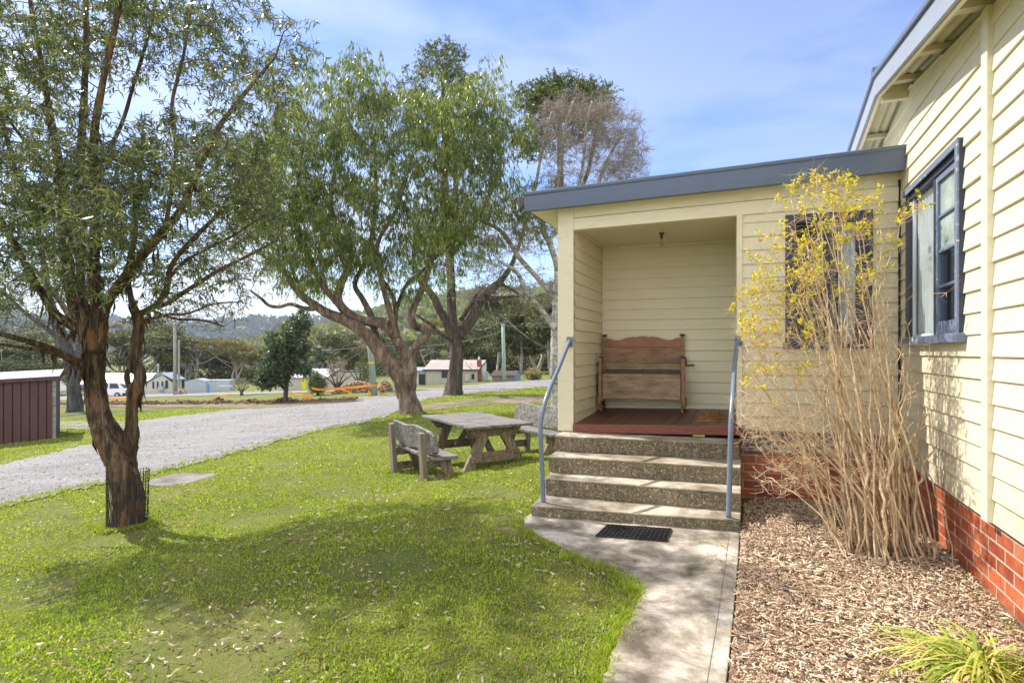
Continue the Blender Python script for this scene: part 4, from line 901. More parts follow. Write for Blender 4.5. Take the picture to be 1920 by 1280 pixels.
def yellow_house():
    f = Fr(520, 733, -.04); T = thing('yellow_door_house', f.o, 'pale house with blue white iron roof and a bright yellow door', 'house')
    m = MB(); f.bx(m, 0, 112, 0, 40, -2, 27); m.build('wall', K['beige'], T)
    m = MB(); m.add([f.P(-4,-4,26), f.P(96,-4,26), f.P(112,20,42), f.P(8,20,42), f.P(-4,44,26), f.P(120,44,26), f.P(-4,-4,24.6), f.P(96,-4,24.6)], [(0,1,2,3),(3,2,5,4),(0,6,7,1)]); m.build('roof', K['whiteroof'], T)
    m = MB(); m.add([f.P(97,-.3,25), f.P(116,-.3,25), f.P(116,-.3,38), f.P(112,20,42), f.P(97,-.3,26)], [(0,1,2,4),(1,3,2)]); 
    m = MB(); f.bx(m, 47, 55.5, -1, .3, 0, 24); m.build('door', K['yellow'], T)
    m = MB(); f.bx(m, 84, 89, -1, .3, 12, 21); m.build('window', K['bluedoor'], T)
    m = MB(); f.bx(m, 60, 64, -1, .3, 5, 21); m.build('window', K['winb'], T)
    m = MB(); f.bx(m, 112.5, 150, -3, 36, -2, 36); m.build('wing', K['beige'], T); m = MB(); f.bx(m, 111, 151, -4.5, 37, 36.1, 38); m.build('wing_roof', K['navy'], T)
    m = MB(); f.bx(m, 96, 104, 8, 14, 38, 46); ch = m.build('chimney', K['brickf'], T)
    m = MB(); m.tube([f.P(100,11,46), f.P(100,11,52)], 1.1*f.m, 8); m.build('flue', K['steel'], ch)
    for x, s in ((78, 1), (93, -1)):
        m = MB(); m.lathe(f.P(x, 4, 46), [(.1*f.m,0),(2.5*f.m,.3*f.m),(4.6*f.m,1.6*f.m),(4.4*f.m,1.9*f.m),(.1*f.m,.5*f.m)], 16, (f.ax*.5+f.ay*s*.8).normalized(), Vector((0,0,1)), (f.ax*.8-f.ay*.5).normalized()); d_ = m.build('satellite_dish', K['navy'], T)
        m = MB(); m.tube([f.P(x, 5, 46), f.P(x+1, 6, 36)], .4*f.m, 6); m.build('mast', K['steel'], d_)
yellow_house()
def red_house():
    f = Fr(800, 721, .05); T = thing('red_roof_house', f.o, 'small cream house with faded red iron roof and brick chimney behind the tree trunks', 'house')
    m = MB(); f.bx(m, 0, 92, 0, 48, -2, 27); m.build('wall', K['beige'], T)
    m = MB(); m.add([f.P(82,0,27), f.P(92,0,27), f.P(118,24,27), f.P(92,48,27)], [(0,1,2,3)]); 
    m = MB(); m.add([f.P(92,.0,-2), f.P(112,26,-2), f.P(112,26,44), f.P(92,0,27), f.P(104,50,-2), f.P(104,50,27)], [(0,1,2,3),(1,4,5,2)]); m.build('gable_wall', K['offwhite'], T)
    m = MB(); m.add([f.P(22,-4,29), f.P(98,-4,29), f.P(112,26,46), f.P(6,26,46), f.P(104,54,28), f.P(-6,54,28), f.P(22,-4,27), f.P(98,-4,27), f.P(-6,-4,29), f.P(-6,-4,27)], [(8,0,3),(0,1,2,3),(3,2,4,5),(6,7,1,0),(9,6,0,8)]); m.build('roof', K['redroof'], T)
    m = MB(); m.add([f.P(-8,-4.3,26), f.P(98,-4.3,26), f.P(98,-4.3,28.6), f.P(-8,-4.3,28.6), f.P(113,26.4,43), f.P(113,26.4,45.8)], [(0,1,2,3),(1,4,5,2)]); m.build('fascia', K['navy'], T)
    for x0, x1, z0, z1 in ((28, 42, 14, 29),(84, 89, 11, 22)) : m = MB(); f.bx(m, x0, x1, -1, .3, z0-1, z1-2); m.build('window', K['winb'], T)
    m = MB(); f.bx(m, 72, 79, -3, -.2, 7, 19); m.build('meter_box', K['offwhite'], T)
    m = MB(); q = MB()
    f.bx(m, -24, 0, 4, 40, -2, 24); po = m.build('porch_wall', K['offwhite'], T)
    m = MB(); f.bx(m, -15, -3, 3, 3.9, 0, 20); m.build('door', K['winb'], T)
    m = MB(); f.bx(m, -27, -1, 0, 42, [24.5]*4, [27,27,32,32]); m.build('porch_roof', K['whiteroof'], T)
    m = MB(); f.bx(m, 94, 103, 4, 12, -1, 46); ch = m.build('chimney', K['brickf'], T)
    m = MB(); m.lathe(f.P(98, 8, 46), [(2*f.m,0),(2.6*f.m,3*f.m),(1.4*f.m,4*f.m),(1.2*f.m,7*f.m),(.2*f.m,7.4*f.m)], 10); m.build('chimney_pot', K['offwhite'], ch)
    for x, z in ((73, 41), (81, 49)):
        m = MB(); m.lathe(f.P(x, 6, z), [(.1*f.m,0),(2*f.m,.3*f.m),(3.6*f.m,1.4*f.m),(.1*f.m,.5*f.m)], 14, f.ay, Vector((0,0,1)), (f.ax*.9-f.ay*.4).normalized()); d_ = m.build('satellite_dish', K['winb'], T)
        m = MB(); m.tube([f.P(x+1, 7, z), f.P(x+2, 8, 33)], .4*f.m, 6); m.build('mast', K['steel'], d_)
    m = MB(); f.bx(m, 110, 116, 8, 14, 8, 24); m.build('air_conditioner', K['palegrey'], T)
red_house()
def little_shed():
    f = Fr(922, 716, .1); T = thing('plank_shed', f.o, 'small dark plank shed with a faded blue end door beside the pale green pole', 'shed')
    m = MB(); f.bx(m, 0, 44, 0, 22, -1, 12); m.build('wall', K['greywood'], T)
    m = MB(); m.add([f.P(44,-.2,-1), f.P(56,12,-1), f.P(56,12,13), f.P(50,5,19), f.P(44,-.2,12)], [(0,1,2,3,4)]); m.build('door', K['bluedoor'], T)
    m = MB(); m.add([f.P(-3,-3,12), f.P(44,-3,12), f.P(52,8,21), f.P(4,8,21), f.P(58,22,12), f.P(-3,24,12), f.P(-3,-3,10.8), f.P(44,-3,10.8)], [(0,1,2,3),(3,2,4,5),(6,7,1,0)]); m.build('roof', M('rusty_dark_roof', (.06,.05,.05), (.16,.11,.10), 3, .8, .2), T)
little_shed()
def poles():
    def pole(px, py, top_px, top_y, r0, r1, mat, label):
        b = G(px, py); t = PY(top_px, top_y, b.y); T = thing('power_pole', b, label, 'pole', 'timber power poles beyond the road')
        m = MB(); m.tube([b-Vector((0,0,.3)), b.lerp(t, .5), t], [r0*b.y/F, (r0+r1)/2*b.y/F, r1*b.y/F], 12); m.build('shaft', mat, T, smooth=True); return T, b, t
    T, b, t = pole(703, 742, 688, 590, 6.2, 4.6, K['greenpole'], 'thick leaning pale green pole wrapped with orange tape beside the road'); top1 = t
    m = MB(); m.lathe(b.lerp(t, .40)+Vector((0,-.02,0)), [(5.9*b.y/F,0),(5.9*b.y/F,.10)], 10); m.build('yellow_tag', K['yellow'], T)
    T, b, t = pole(946, 716, 943, 610, 3.6, 3.1, K['greenpole'], 'slim upright pale green pole in front of the little plank shed'); top2 = t
    m = MB(); m.lathe(t, [(3.6*b.y/F,-.05),(3.8*b.y/F,.1),(.02,.14)], 10); m.build('pole_cap', K['steel'], T)
    T, b, t = pole(328, 739, 328, 600, 3.4, 2.6, K['pole'], 'tall twin grey timber pole between the white house and iron shed'); 
    m = MB(); m.tube([b+Vector((.4,0,-.1)), t+Vector((.4,0,-2))], 2*b.y/F, 8); m.build('stay', K['pole'], T)
    def wire(a, b_, sag, label):
        n = 24; pts = []
        for i in range(n+1): s = i/n; p = a.lerp(b_, s); p.z -= sag*4*s*(1-s); pts.append(p)
        m = MB(); m.tube(pts, .011, 5); o = m.build('power_line', K['greenpole']); tag(o, label, 'cable', 'overhead cables')
    wire(top2, PY(1300, 600, top2.y*1.05), .3, 'thin overhead cable running right from the slim green pole')
    w1 = PY(691, 648, top1.y); wire(w1, PY(560, 654, top1.y*1.15), .15, 'thin overhead cable left of the thick leaning pole'); wire(w1+Vector((.2,0,.05)), top2-Vector((0,0,.4)), .5, 'thin overhead cable strung between the thick leaning pole and slim pole')
poles()
def tape():
    def rib(pts, w, name, label):
        w = w*.6
        V = []; q = crom([tuple(p) for p in pts], 6); r = random.Random(len(pts))
        for i, p in enumerate(q):
            tw = .35*math.sin(i*.9+len(pts)); V += [(p[0], p[1]-w*tw*.3, p[2]-w/2), (p[0]+w*tw*.1, p[1]+w*tw*.3, p[2]+w/2)]
        m = MB(); m.add(V, [(2*i, 2*i+2, 2*i+3, 2*i+1) for i in range(len(q)-1)]); o = m.build(name, K['orange']); tag(o, label, 'tape', 'orange barrier tape'); return o
    y = G(703, 742).y
    rib([PY(708,722,y-.3), PY(680,724,y-.2), PY(640,728,y-.2), PY(600,730,y), PY(585,727,y)], .20, 'barrier_tape', 'broad orange barrier tape strung from the leaning pole to the bushy shrub')
    rib([PY(583,737,y+2), PY(560,739,y+2), PY(535,731,y)], .12, 'barrier_tape', 'narrow orange tape sagging between the bushy shrub and dark round tree')
    rib([PY(712,722,y-.2), PY(720,726,y-.3), PY(722,736,y-.3), PY(712,739,y-.3)], .14, 'barrier_tape', 'loose orange tape end drooping right of the leaning pole')
    rib([PY(693,733,y+1), PY(690,736,y), PY(698,742,y)], .2, 'barrier_tape', 'crumpled orange tape hanging low at the foot of the leaning pole')
    rib([PY(640,730,y), PY(650,733,y), PY(660,737,y)], .16, 'barrier_tape', 'short orange tape tail hanging diagonally below the broad strip')
    y2 = G(400, 742).y
    rib([PY(455,739,y2+3), PY(420,741,y2), PY(385,745,y2)], .26, 'barrier_tape', 'orange tape drooping left of the small pruned shrub')
    rib([PY(240,746,y2), PY(215,747,y2), PY(195,749,y2)], .22, 'barrier_tape', 'orange tape lying on grass in front of the white van')
    rib([PY(585,746,y), PY(570,745,y), PY(568,747,y)], .2, 'barrier_tape', 'small orange tape scrap lying on the dug earth below the bushy shrub')
tape()
def pits():
    for px, py, lb in ((372, 751, 'left of two square grey concrete pit covers beside the trench'), (405, 748, 'right of two square grey concrete pit covers beside the trench')):
        f = Fr(px, py); m = MB(); f.bx(m, -6, 6, 0, 10, 0, 1.6); f.bx(m, -5, 5, 1, 9, -3, 0); o = m.build('pit_cover', K['conc'], bevel=.01); tag(o, lb, 'pit cover', 'concrete pit covers')
pits()
def pile(name, px, py, w, h, n, ls, mat, label, cat, seed):
    r = random.Random(seed); c = G(px, py); s = c.y/F; m = MB()
    for i in range(n):
        t = r.gauss(0, .42); t = max(-1, min(1, t)); hh = h*(1-abs(t)**1.5)*r.random()
        p = c+Vector((t*w*s, r.uniform(-.5,.5)*w*s*.5, hh*s)); a = r.uniform(0, math.pi); L_ = ls*r.uniform(.6, 1.2); v = Vector((math.cos(a)*L_, math.sin(a)*L_, r.uniform(-.3,.3)*L_))
        m.tube([p-v/2, p+v/2], ls*.22*r.uniform(.7, 1.3), 5)
    o = m.build(name, mat); struct(o, label, cat, 'stuff'); return o
K['splitwood'] = LEAF('split_firewood', [(0,(.20,.12,.08)),(.35,(.42,.30,.22)),(.7,(.58,.47,.38)),(1,(.30,.16,.10))], .85, 0)
pile('firewood_heap', 670, 736, 46, 21, 900, .27, K['splitwood'], 'sloping heap of pale split firewood behind the leaning pole', 'firewood', 1)
pile('firewood_heap', 722, 735, 16, 22, 300, .27, K['splitwood'], 'pale split firewood showing between the leaning pole and big trunk', 'firewood', 2)
pile('log_pile', 341, 739, 12, 9, 90, .4, K['splitwood'], 'small orange brown log pile at the corner of the iron shed', 'firewood', 3)
# ============================================================ VEGETATION
def bark(name, a, b_, c_, st=(4, 4, .55), sc=3.0, bs=.9, bd=.03, orange=None):
    m, t, b = newmat(name); v = pos_vec(t, st)
    c = ramp(t, noise(t, v, sc, 10, .7, .4), [(.34, a), (.5, b_), (.64, c_)])
    if orange: c = mix(t, ramp(t, noise(t, pos_vec(t, (1.5,1.5,.5)), sc*1.1, 6, .6), [(.55, 0), (.64, .8)]), c, orange)
    t.links.new(c, b.inputs['Base Color']); b.inputs['Roughness'].default_value = .85; b.inputs['Specular IOR Level'].default_value = .25
    bump(t, b, noise(t, pos_vec(t, (st[0]*1.6, st[1]*1.6, st[2])), sc*1.6, 10, .75), bs, bd); return m
K['bark1'] = bark('stringy_brown_bark', (.035,.024,.018), (.15,.095,.06), (.40,.28,.18), (6,6,.5), 3.8, 1, .08, orange=(.40,.19,.075))
K['bark2'] = bark('grey_brown_bark', (.045,.033,.026), (.17,.12,.085), (.34,.26,.19), (2.2,2.2,.7), 2.4, .9, .06)
K['bark3'] = bark('dark_furrowed_bark', (.035,.027,.023), (.10,.078,.062), (.20,.16,.13), (3,3,.35), 2.6, 1, .08)
K['birch'] = bark('white_flaking_bark', (.06,.055,.05), (.36,.34,.30), (.62,.60,.55), (1.5,1.5,2.2), 2.6, .7, .02)
K['twig'] = M('twig_bark', (.05,.035,.026), (.16,.11,.08), 6, .8, 0)
K['twig_purple'] = M('purple_brown_twigs', (.19,.155,.145), (.38,.325,.30), 6, .8, 0)
K['leaf1'] = LEAF('grey_green_gum_leaf', [(0,(.05,.085,.035)),(.35,(.12,.165,.07)),(.65,(.22,.26,.08)),(.88,(.34,.31,.07)),(1,(.36,.37,.26))], .30, .36, spec=.7)
K['leaf2'] = LEAF('yellow_green_gum_leaf', [(0,(.13,.20,.045)),(.4,(.26,.34,.075)),(.7,(.38,.42,.10)),(.9,(.50,.46,.10)),(1,(.55,.54,.34))], .30, .52, patch=(.14,.21,.07), patch_scale=.7, spec=.6)
K['leaf3'] = LEAF('dark_green_leaf', [(0,(.06,.095,.03)),(.5,(.11,.14,.04)),(1,(.18,.20,.06))], .42, .3)
K['leafp'] = LEAF('dry_purple_brown_bud', [(0,(.20,.155,.14)),(.6,(.33,.27,.24)),(1,(.36,.33,.20))], .7, .25)
def twigs(P, Q, r0, r1, n=3):
    """tapered sticks, vectorised; returns V, F"""
    D = Q-P; Ln = np.linalg.norm(D, axis=1, keepdims=True)+1e-9; D = D/Ln
    A = np.cross(D, np.where(np.abs(D[:, 2:3]) < .9, [[0,0,1.]], [[1.,0,0]])); A /= np.linalg.norm(A, axis=1, keepdims=True)+1e-9; B = np.cross(D, A)
    V = np.zeros((len(P), 2*n, 3))
    r0 = np.broadcast_to(np.asarray(r0, float).reshape(-1, 1), (len(P), 1)); r1 = np.broadcast_to(np.asarray(r1, float).reshape(-1, 1), (len(P), 1))
    for j in range(n):
        a = 2*math.pi*j/n; o = A*math.cos(a)+B*math.sin(a); V[:, j] = P+o*r0; V[:, n+j] = Q+o*r1
    base_ = (np.arange(len(P))*2*n)[:, None]
    F_ = np.concatenate([base_+np.array([[j, (j+1) % n, n+(j+1) % n, n+j]]) for j in range(n)], 0)
    return V.reshape(-1, 3), F_
def leaves(P, D, Ln, Wd, rng, curl=.15):
    """pointed two-face leaves folded on the midrib, as triangles"""
    n = len(P); D = D/(np.linalg.norm(D, axis=1, keepdims=True)+1e-9)
    R_ = rng.normal(size=(n, 3)); S = np.cross(D, R_); S /= np.linalg.norm(S, axis=1, keepdims=True)+1e-9; N = np.cross(D, S)
    Ln = np.asarray(Ln).reshape(-1, 1)*rng.uniform(.6, 1.2, (n, 1)); Wd = np.asarray(Wd).reshape(-1, 1)*rng.uniform(.7, 1.2, (n, 1))
    mid = P+D*Ln*.45+N*Ln*curl*.35
    V = np.stack([P, mid+S*Wd/2+N*Wd*.15, P+D*Ln-N*Ln*curl, mid-S*Wd/2+N*Wd*.15], 1).reshape(-1, 3)
    b = (np.arange(n)*4)[:, None]; F_ = np.concatenate([b+np.array([[0,1,2]]), b+np.array([[0,2,3]])], 0)
    return V, F_
def stack(parts):
    V = []; F_ = []; k = 0
    for v, f in parts: V.append(v); F_.append(f+k); k += len(v)
    return np.concatenate(V), np.concatenate(F_)
class Tree:
    def __init__(s, name, base, label, cat='tree', group=None, seed=1):
        s.T = thing(name, base, label, cat, group); s.b = base; s.nodes = []; s.rad = []; s.mb = MB(); s.tw = []; s.rng = np.random.default_rng(seed); s.seed = seed; s.name = name
    def limb(s, pts, n=16, sub=6, rough=.06):
        k = getattr(s, 'fat', 1)
        """pts rows: (px, py, half width px, depth offset m)"""
        Q = []
        for px, py, hw, dy in pts:
            y = s.b.y+dy; p = PY(px, py, y); Q.append((p.x, p.y, p.z, hw*y/F/math.sqrt(1+ray(px)**2)*(.92 if hw > 14 else .92*k)))
        q = crom(Q, sub); s.mb.tube([Vector(r[:3]) for r in q], [max(r[3], .004) for r in q], n, True, rough, s.seed)
        for r in q: s.nodes.append(r[:3]); s.rad.append(max(r[3], .004))
    def grow(s, clusters, per, spread, thick=.010, wob=.10, minr=.003, clump=0):
        """clusters rows (px, py, rx, ry, dy, weight); branches reach each attractor from the nearest node"""
        A = []
        for c in clusters:
            px, py, rx, ry, dy, wt = c; n = int(per*wt)
            u = s.rng.normal(size=(n, 3)); u /= np.linalg.norm(u, axis=1, keepdims=True); u *= s.rng.uniform(.15, 1, (n, 1))**(1/2.2)
            y = s.b.y+dy+u[:, 1]*spread; A.append(np.stack([(px+u[:, 0]*rx-960)/F*y, y, H+(HY-(py+u[:, 2]*ry))/F*y], 1))
        A = np.concatenate(A)
        if clump:
            c_ = A[::6]; A = (np.repeat(c_, 6, 0)[:len(A)]+s.rng.normal(size=(len(A), 3))*clump*np.array([1,1,.8])) if len(c_)*6 >= len(A) else A
        N = np.array(s.nodes); R_ = np.array(s.rad)
        d = np.min(np.linalg.norm(A[:, None, :]-N[None, ::2, :], axis=2), axis=1); A = A[np.argsort(d)]
        P0 = []; P1 = []; r0 = []; r1 = []; ends = []
        for a in A:
            dd = a-N; dist = np.linalg.norm(dd, axis=1); pen = dist+np.maximum(0, -dd[:, 2])*.5+(R_ < .006)*.05
            k = int(np.argmin(pen)); L_ = dist[k]
            if L_ < .03: ends.append((a, dd[k])); continue
            m = max(2, int(L_/(.25*spread/1.5+.12))); pts = [N[k]]
            for i in range(1, m+1):
                t = i/m; p = N[k]+dd[k]*t; p = p+s.rng.normal(size=3)*wob*L_*.35*math.sin(t*math.pi) ; p[2] += .10*L_*math.sin(t*math.pi); pts.append(p)
            rs = min(R_[k]*.75, thick*(.35+L_*.9))
            rr = np.linspace(rs, minr, m+1)
            P0 += pts[:-1]; P1 += pts[1:]; r0 += list(rr[:-1]); r1 += list(rr[1:])
            N = np.concatenate([N, np.array(pts[1:])]); R_ = np.concatenate([R_, rr[1:]]); ends.append((pts[-1], pts[-1]-pts[-2]))
        s.nodes2 = N; s.ends = ends
        s.tw.append(twigs(np.array(P0), np.array(P1), r0, r1, 5))
    def spray(s, per, reach, nl, ll, lw, droop, tw_r=.0018, jitter=1.0, curl=.15, twig_n=3):
        E = np.array([e[0] for e in s.ends]); n = len(E); rng = s.rng
        O = np.repeat(E, per, 0); d = rng.normal(size=(n*per, 3)); d[:, 2] = d[:, 2]*.7+.15; d /= np.linalg.norm(d, axis=1, keepdims=True)
        Ln = rng.uniform(.35, 1, (n*per, 1))*reach; mid = O+d*Ln*.55; end = O+d*Ln; end[:, 2] -= droop*Ln[:, 0]*.6
        s.tw.append(twigs(O, mid, tw_r*1.4, tw_r, twig_n)); s.tw.append(twigs(mid, end, tw_r, tw_r*.5, twig_n))
        t = rng.uniform(.15, 1, (n*per, nl, 1)); P = np.where(t < .55, O[:, None]+(mid-O)[:, None]*(t/.55), mid[:, None]+(end-mid)[:, None]*((t-.55)/.45))
        D = rng.normal(size=P.shape)*jitter+d[:, None]*.5; D[..., 2] -= droop*1.6
        P = P.reshape(-1, 3); D = D.reshape(-1, 3)
        return leaves(P, D, ll, lw, rng, curl)
    def done(s, barkm, twigm, leafV, leafm, rename='crown'):
        s.mb.build('trunk', barkm, s.T, smooth=True)
        V, F_ = stack(s.tw); mesh_obj('branches', V, F_, twigm, s.T, smooth=True)
        if leafV: V, F_ = stack(leafV); mesh_obj(rename, V, F_, leafm, s.T)
# ------------------------------------------------------------ front gum tree
def tree1():
    b = G(241, 984); t = Tree('gum_tree', b, 'forked brown barked gum tree in the front lawn with black mesh round its foot', seed=11); t.fat = 1.3
    t.limb([(243,992,39,0),(241,970,35,0),(239,930,33,0),(234,890,32,0),(222,855,33,0),(203,820,31,0),(190,785,26,0),(180,745,24,0),(176,700,23,0),(178,665,24,0),(174,630,22,0),(163,590,15,0),(150,560,9,.05)], 22, 6, .07)
    t.limb([(236,905,22,.03),(243,862,15,.02),(246,830,11.5,0),(247,790,10.5,0),(249,755,10,0),(253,732,13,0),(262,712,10,0),(260,694,11,0),(254,684,12,0),(253,660,9.5,0),(258,635,9,0),(260,600,9,0),(257,583,8,0)], 14, 5, .07)
    t.limb([(252,735,7,0),(241,722,4,-.02),(236,710,3.6,-.03),(238,697,3.6,-.03),(247,686,5,-.02),(252,678,6,0)], 8, 5, .05)
    t.limb([(247,690,4,0),(245,668,4.5,0),(249,640,4,.02),(256,612,4,.02)], 8, 4, .05)
    # limbs
    t.limb([(176,690,11,-.05),(160,690,9,-.1),(130,672,8,-.3),(85,650,7,-.6),(40,636,6,-.9),(-10,624,5,-1.2),(-80,610,3,-1.5)], 10, 5, .08)
    t.limb([(140,676,4,-.3),(90,660,4,-.6),(30,650,3,-1),(-30,640,2,-1.4)], 8, 4, .08)
    t.limb([(172,650,16,0),(150,600,12,0),(132,545,11,.1),(126,490,10,.2),(124,430,10,.3),(120,365,9,.4),(108,290,7,.5),(95,220,6,.5),(80,130,5,.5),(60,30,4,.5),(50,-80,3,.5)], 12, 5, .1)
    t.limb([(168,640,14,.1),(155,590,10,.3),(150,537,8,.4),(153,470,8,.5),(152,412,8,.5),(147,350,8,.5),(152,270,7,.4),(158,180,6,.4),(162,80,5,.3),(160,-20,4,.3),(165,-140,3,.3)], 12, 5, .1)
    t.limb([(182,660,17,-.05),(184,620,14,-.1),(180,560,11,-.1),(175,500,10,-.1),(179,440,9.5,-.1),(181,350,8,-.1),(176,260,7,-.2),(190,170,6,-.3),(210,80,5,-.3),(225,0,4,-.3),(240,-100,3,-.3)], 12, 5, .1)
    t.limb([(186,640,12,0),(192,600,10,-.1),(205,560,9,-.2),(235,520,9,-.3),(258,488,9,-.4),(285,458,8,-.5),(312,425,7,-.6),(340,392,6,-.6),(362,340,6,-.6),(388,281,5,-.6),(412,235,4,-.6),(440,200,3.6,-.5),(480,150,3,-.4),(516,108,2,-.3)], 12, 5, .1)
    t.limb([(310,428,4,-.6),(322,350,4,-.5),(330,280,3.4,-.4),(322,200,3,-.3),(345,100,2.5,-.2),(360,0,2,-.1),(370,-80,2,0)], 8, 5, .1)
    t.limb([(150,620,9,.1),(118,600,9,0),(98,580,8,-.1),(72,537,7,-.3),(45,490,6.5,-.5),(19,444,6,-.6),(-15,380,5,-.8),(-60,300,4,-1)], 10, 5, .1)
    t.limb([(130,545,6,.1),(90,470,5,.3),(60,400,5,.4),(30,320,4,.5),(5,230,4,.6),(-30,130,3,.6)], 8, 5, .1)
    t.limb([(170,640,8,.2),(140,610,6,.3),(110,560,5,.5),(60,500,4,.7),(10,470,3,.9)], 8, 5, .1)
    t.limb([(120,365,5,.4),(95,320,4,.3),(60,280,4,.2),(20,230,3,.1),(-20,160,3,0)], 8, 4, .1)
    t.limb([(150,350,4,.5),(190,300,4,.6),(225,240,3.5,.7),(250,160,3,.8),(280,60,3,.9),(300,-40,2,1)], 8, 4, .1)
    # second stem
    t.limb([(257,590,8,0),(246,560,5.5,.1),(240,525,5,.2),(243,490,5,.3),(252,450,5,.4),(252,400,4.5,.5),(262,330,4,.6),(270,250,3,.7)], 10, 5, .08)
    t.limb([(259,590,7,0),(276,582,6,0),(298,566,5,-.1),(313,540,5,-.2),(318,506,4.5,-.3),(335,478,4,-.4),(370,440,4,-.4),(410,400,3,-.4),(440,350,2.6,-.3),(480,300,2,-.2)], 10, 5, .08)
    t.limb([(280,578,4,0),(312,569,4.4,.1),(345,548,4,.2),(390,519,3.5,.3),(430,497,3,.4),(470,477,2.5,.5),(520,450,2,.6)], 8, 5, .06)
    t.limb([(285,582,2.6,0),(330,598,2.3,-.1),(380,600,2,-.2),(420,612,1.5,-.3)], 6, 4, .05)
    t.limb([(265,605,2.6,0),(310,590,2.3,.2),(350,588,2,.3),(400,570,1.5,.4),(450,566,1,.5)], 6, 4, .05)
    t.limb([(300,560,3,0),(330,505,3,.1),(380,470,2.6,.2),(440,440,2,.3),(500,400,1.5,.4)], 6, 4, .06)
    per = 60; base_n = list(t.nodes); base_r = list(t.rad)
    leafy = [(40,80,130,150,.2,1.5),(170,60,130,140,.2,1.3),(300,60,110,110,.3,.9),(430,70,85,85,.2,.62),(515,120,60,95,.2,.42),(60,250,130,110,0,1.2),(190,260,100,110,-.2,1.0),(40,400,110,95,-.3,1.1),(150,370,90,80,-.5,.9),
             (190,450,100,70,-.7,.8),(300,380,90,60,-.7,.8),(380,310,80,60,-.5,.75),(440,220,80,70,-.2,.5),(40,520,90,60,-.5,.5),(330,290,80,80,.2,.6),(250,520,60,40,-.6,.22),(380,520,110,50,.3,.45),
             (120,-130,240,100,.2,1.1),(380,-80,150,70,.2,.5),(-90,200,110,220,0,.8),(455,330,70,60,.3,.6),(470,420,70,50,.3,.5)]
    t.grow(leafy, per, 1.35, thick=.013, wob=.14, clump=.20)
    lf = t.spray(5, .35, 9, .098, .0135, .5, .0017, jitter=.8)
    # bare twiggy fringe low on both sides, few leaves
    t.nodes = list(t.nodes2); t.rad = [.005]*len(t.nodes)
    t.grow([(370,590,100,35,.2,1.0),(440,470,100,70,.3,1.9),(450,380,80,80,.3,1.2),(50,600,110,45,-.6,1.3),(330,450,90,60,0,.8),(440,380,70,70,0,.8),(90,500,90,60,0,.5)], 34, .9, thick=.007, wob=.2, minr=.002)
    lf2 = t.spray(4, .30, 2, .06, .011, .3, .0015, jitter=1)
    nd = np.array(base_n); rd = np.array(base_r); k = (rd > .035) & (nd[:, 2] > b.z+.9); nd, rd = nd[k], rd[k]; ii = t.rng.integers(0, len(nd), 420)
    off = t.rng.normal(size=(420, 3)); off[:, 2] = 0; off /= np.linalg.norm(off, axis=1, keepdims=True); P = nd[ii]+off*rd[ii][:, None]*1.03; D = np.tile([[0, 0, -1.]], (420, 1))+t.rng.normal(size=(420, 3))*.14
    V, F_ = leaves(P, D, np.full(420, .22), np.full(420, .024), t.rng, .12); mesh_obj('loose_bark', V, F_, K['bark1'], t.T)
    t.done(K['bark1'], K['twig'], [lf, lf2], K['leaf1'])
    # black mesh guard
    m = MB(); zt = 98*b.y/F; 
    n = 30; rows = 17; R0 = lambda a, h: (29.5+2*math.sin(a*2+1))*b.y/F*(1.0+.03*h)
    c = PY(240, 984, b.y); r = random.Random(1)
    def pt(i, j):
        a = 2*math.pi*i/n; h = j/rows; rad = R0(a, h)+.004*math.sin(i*2.1+j); top = zt*(1+.10*math.sin(a+.9)); return Vector((c.x+rad*math.cos(a)+.01*h, c.y+rad*math.sin(a), c.z-.03+top*h))
    for j in range(rows+1): m.tube([pt(i, j) for i in range(n+1)], .0032, 4, False)
    for i in range(n): m.tube([pt(i, j) for j in range(rows+1)], .0032, 4, False)
    gd = m.build('tree_guard', K['black']); tag(gd, 'black plastic mesh guard sleeve wrapped round the foot of the front gum tree', 'tree guard')
    m = MB(); m.tube([Vector((c.x-30*b.y/F, c.y-.09, c.z-.05)), Vector((c.x-30*b.y/F, c.y-.09, c.z+zt*.98))], .009, 6); m.build('stake', K['twig'], gd)
tree1()
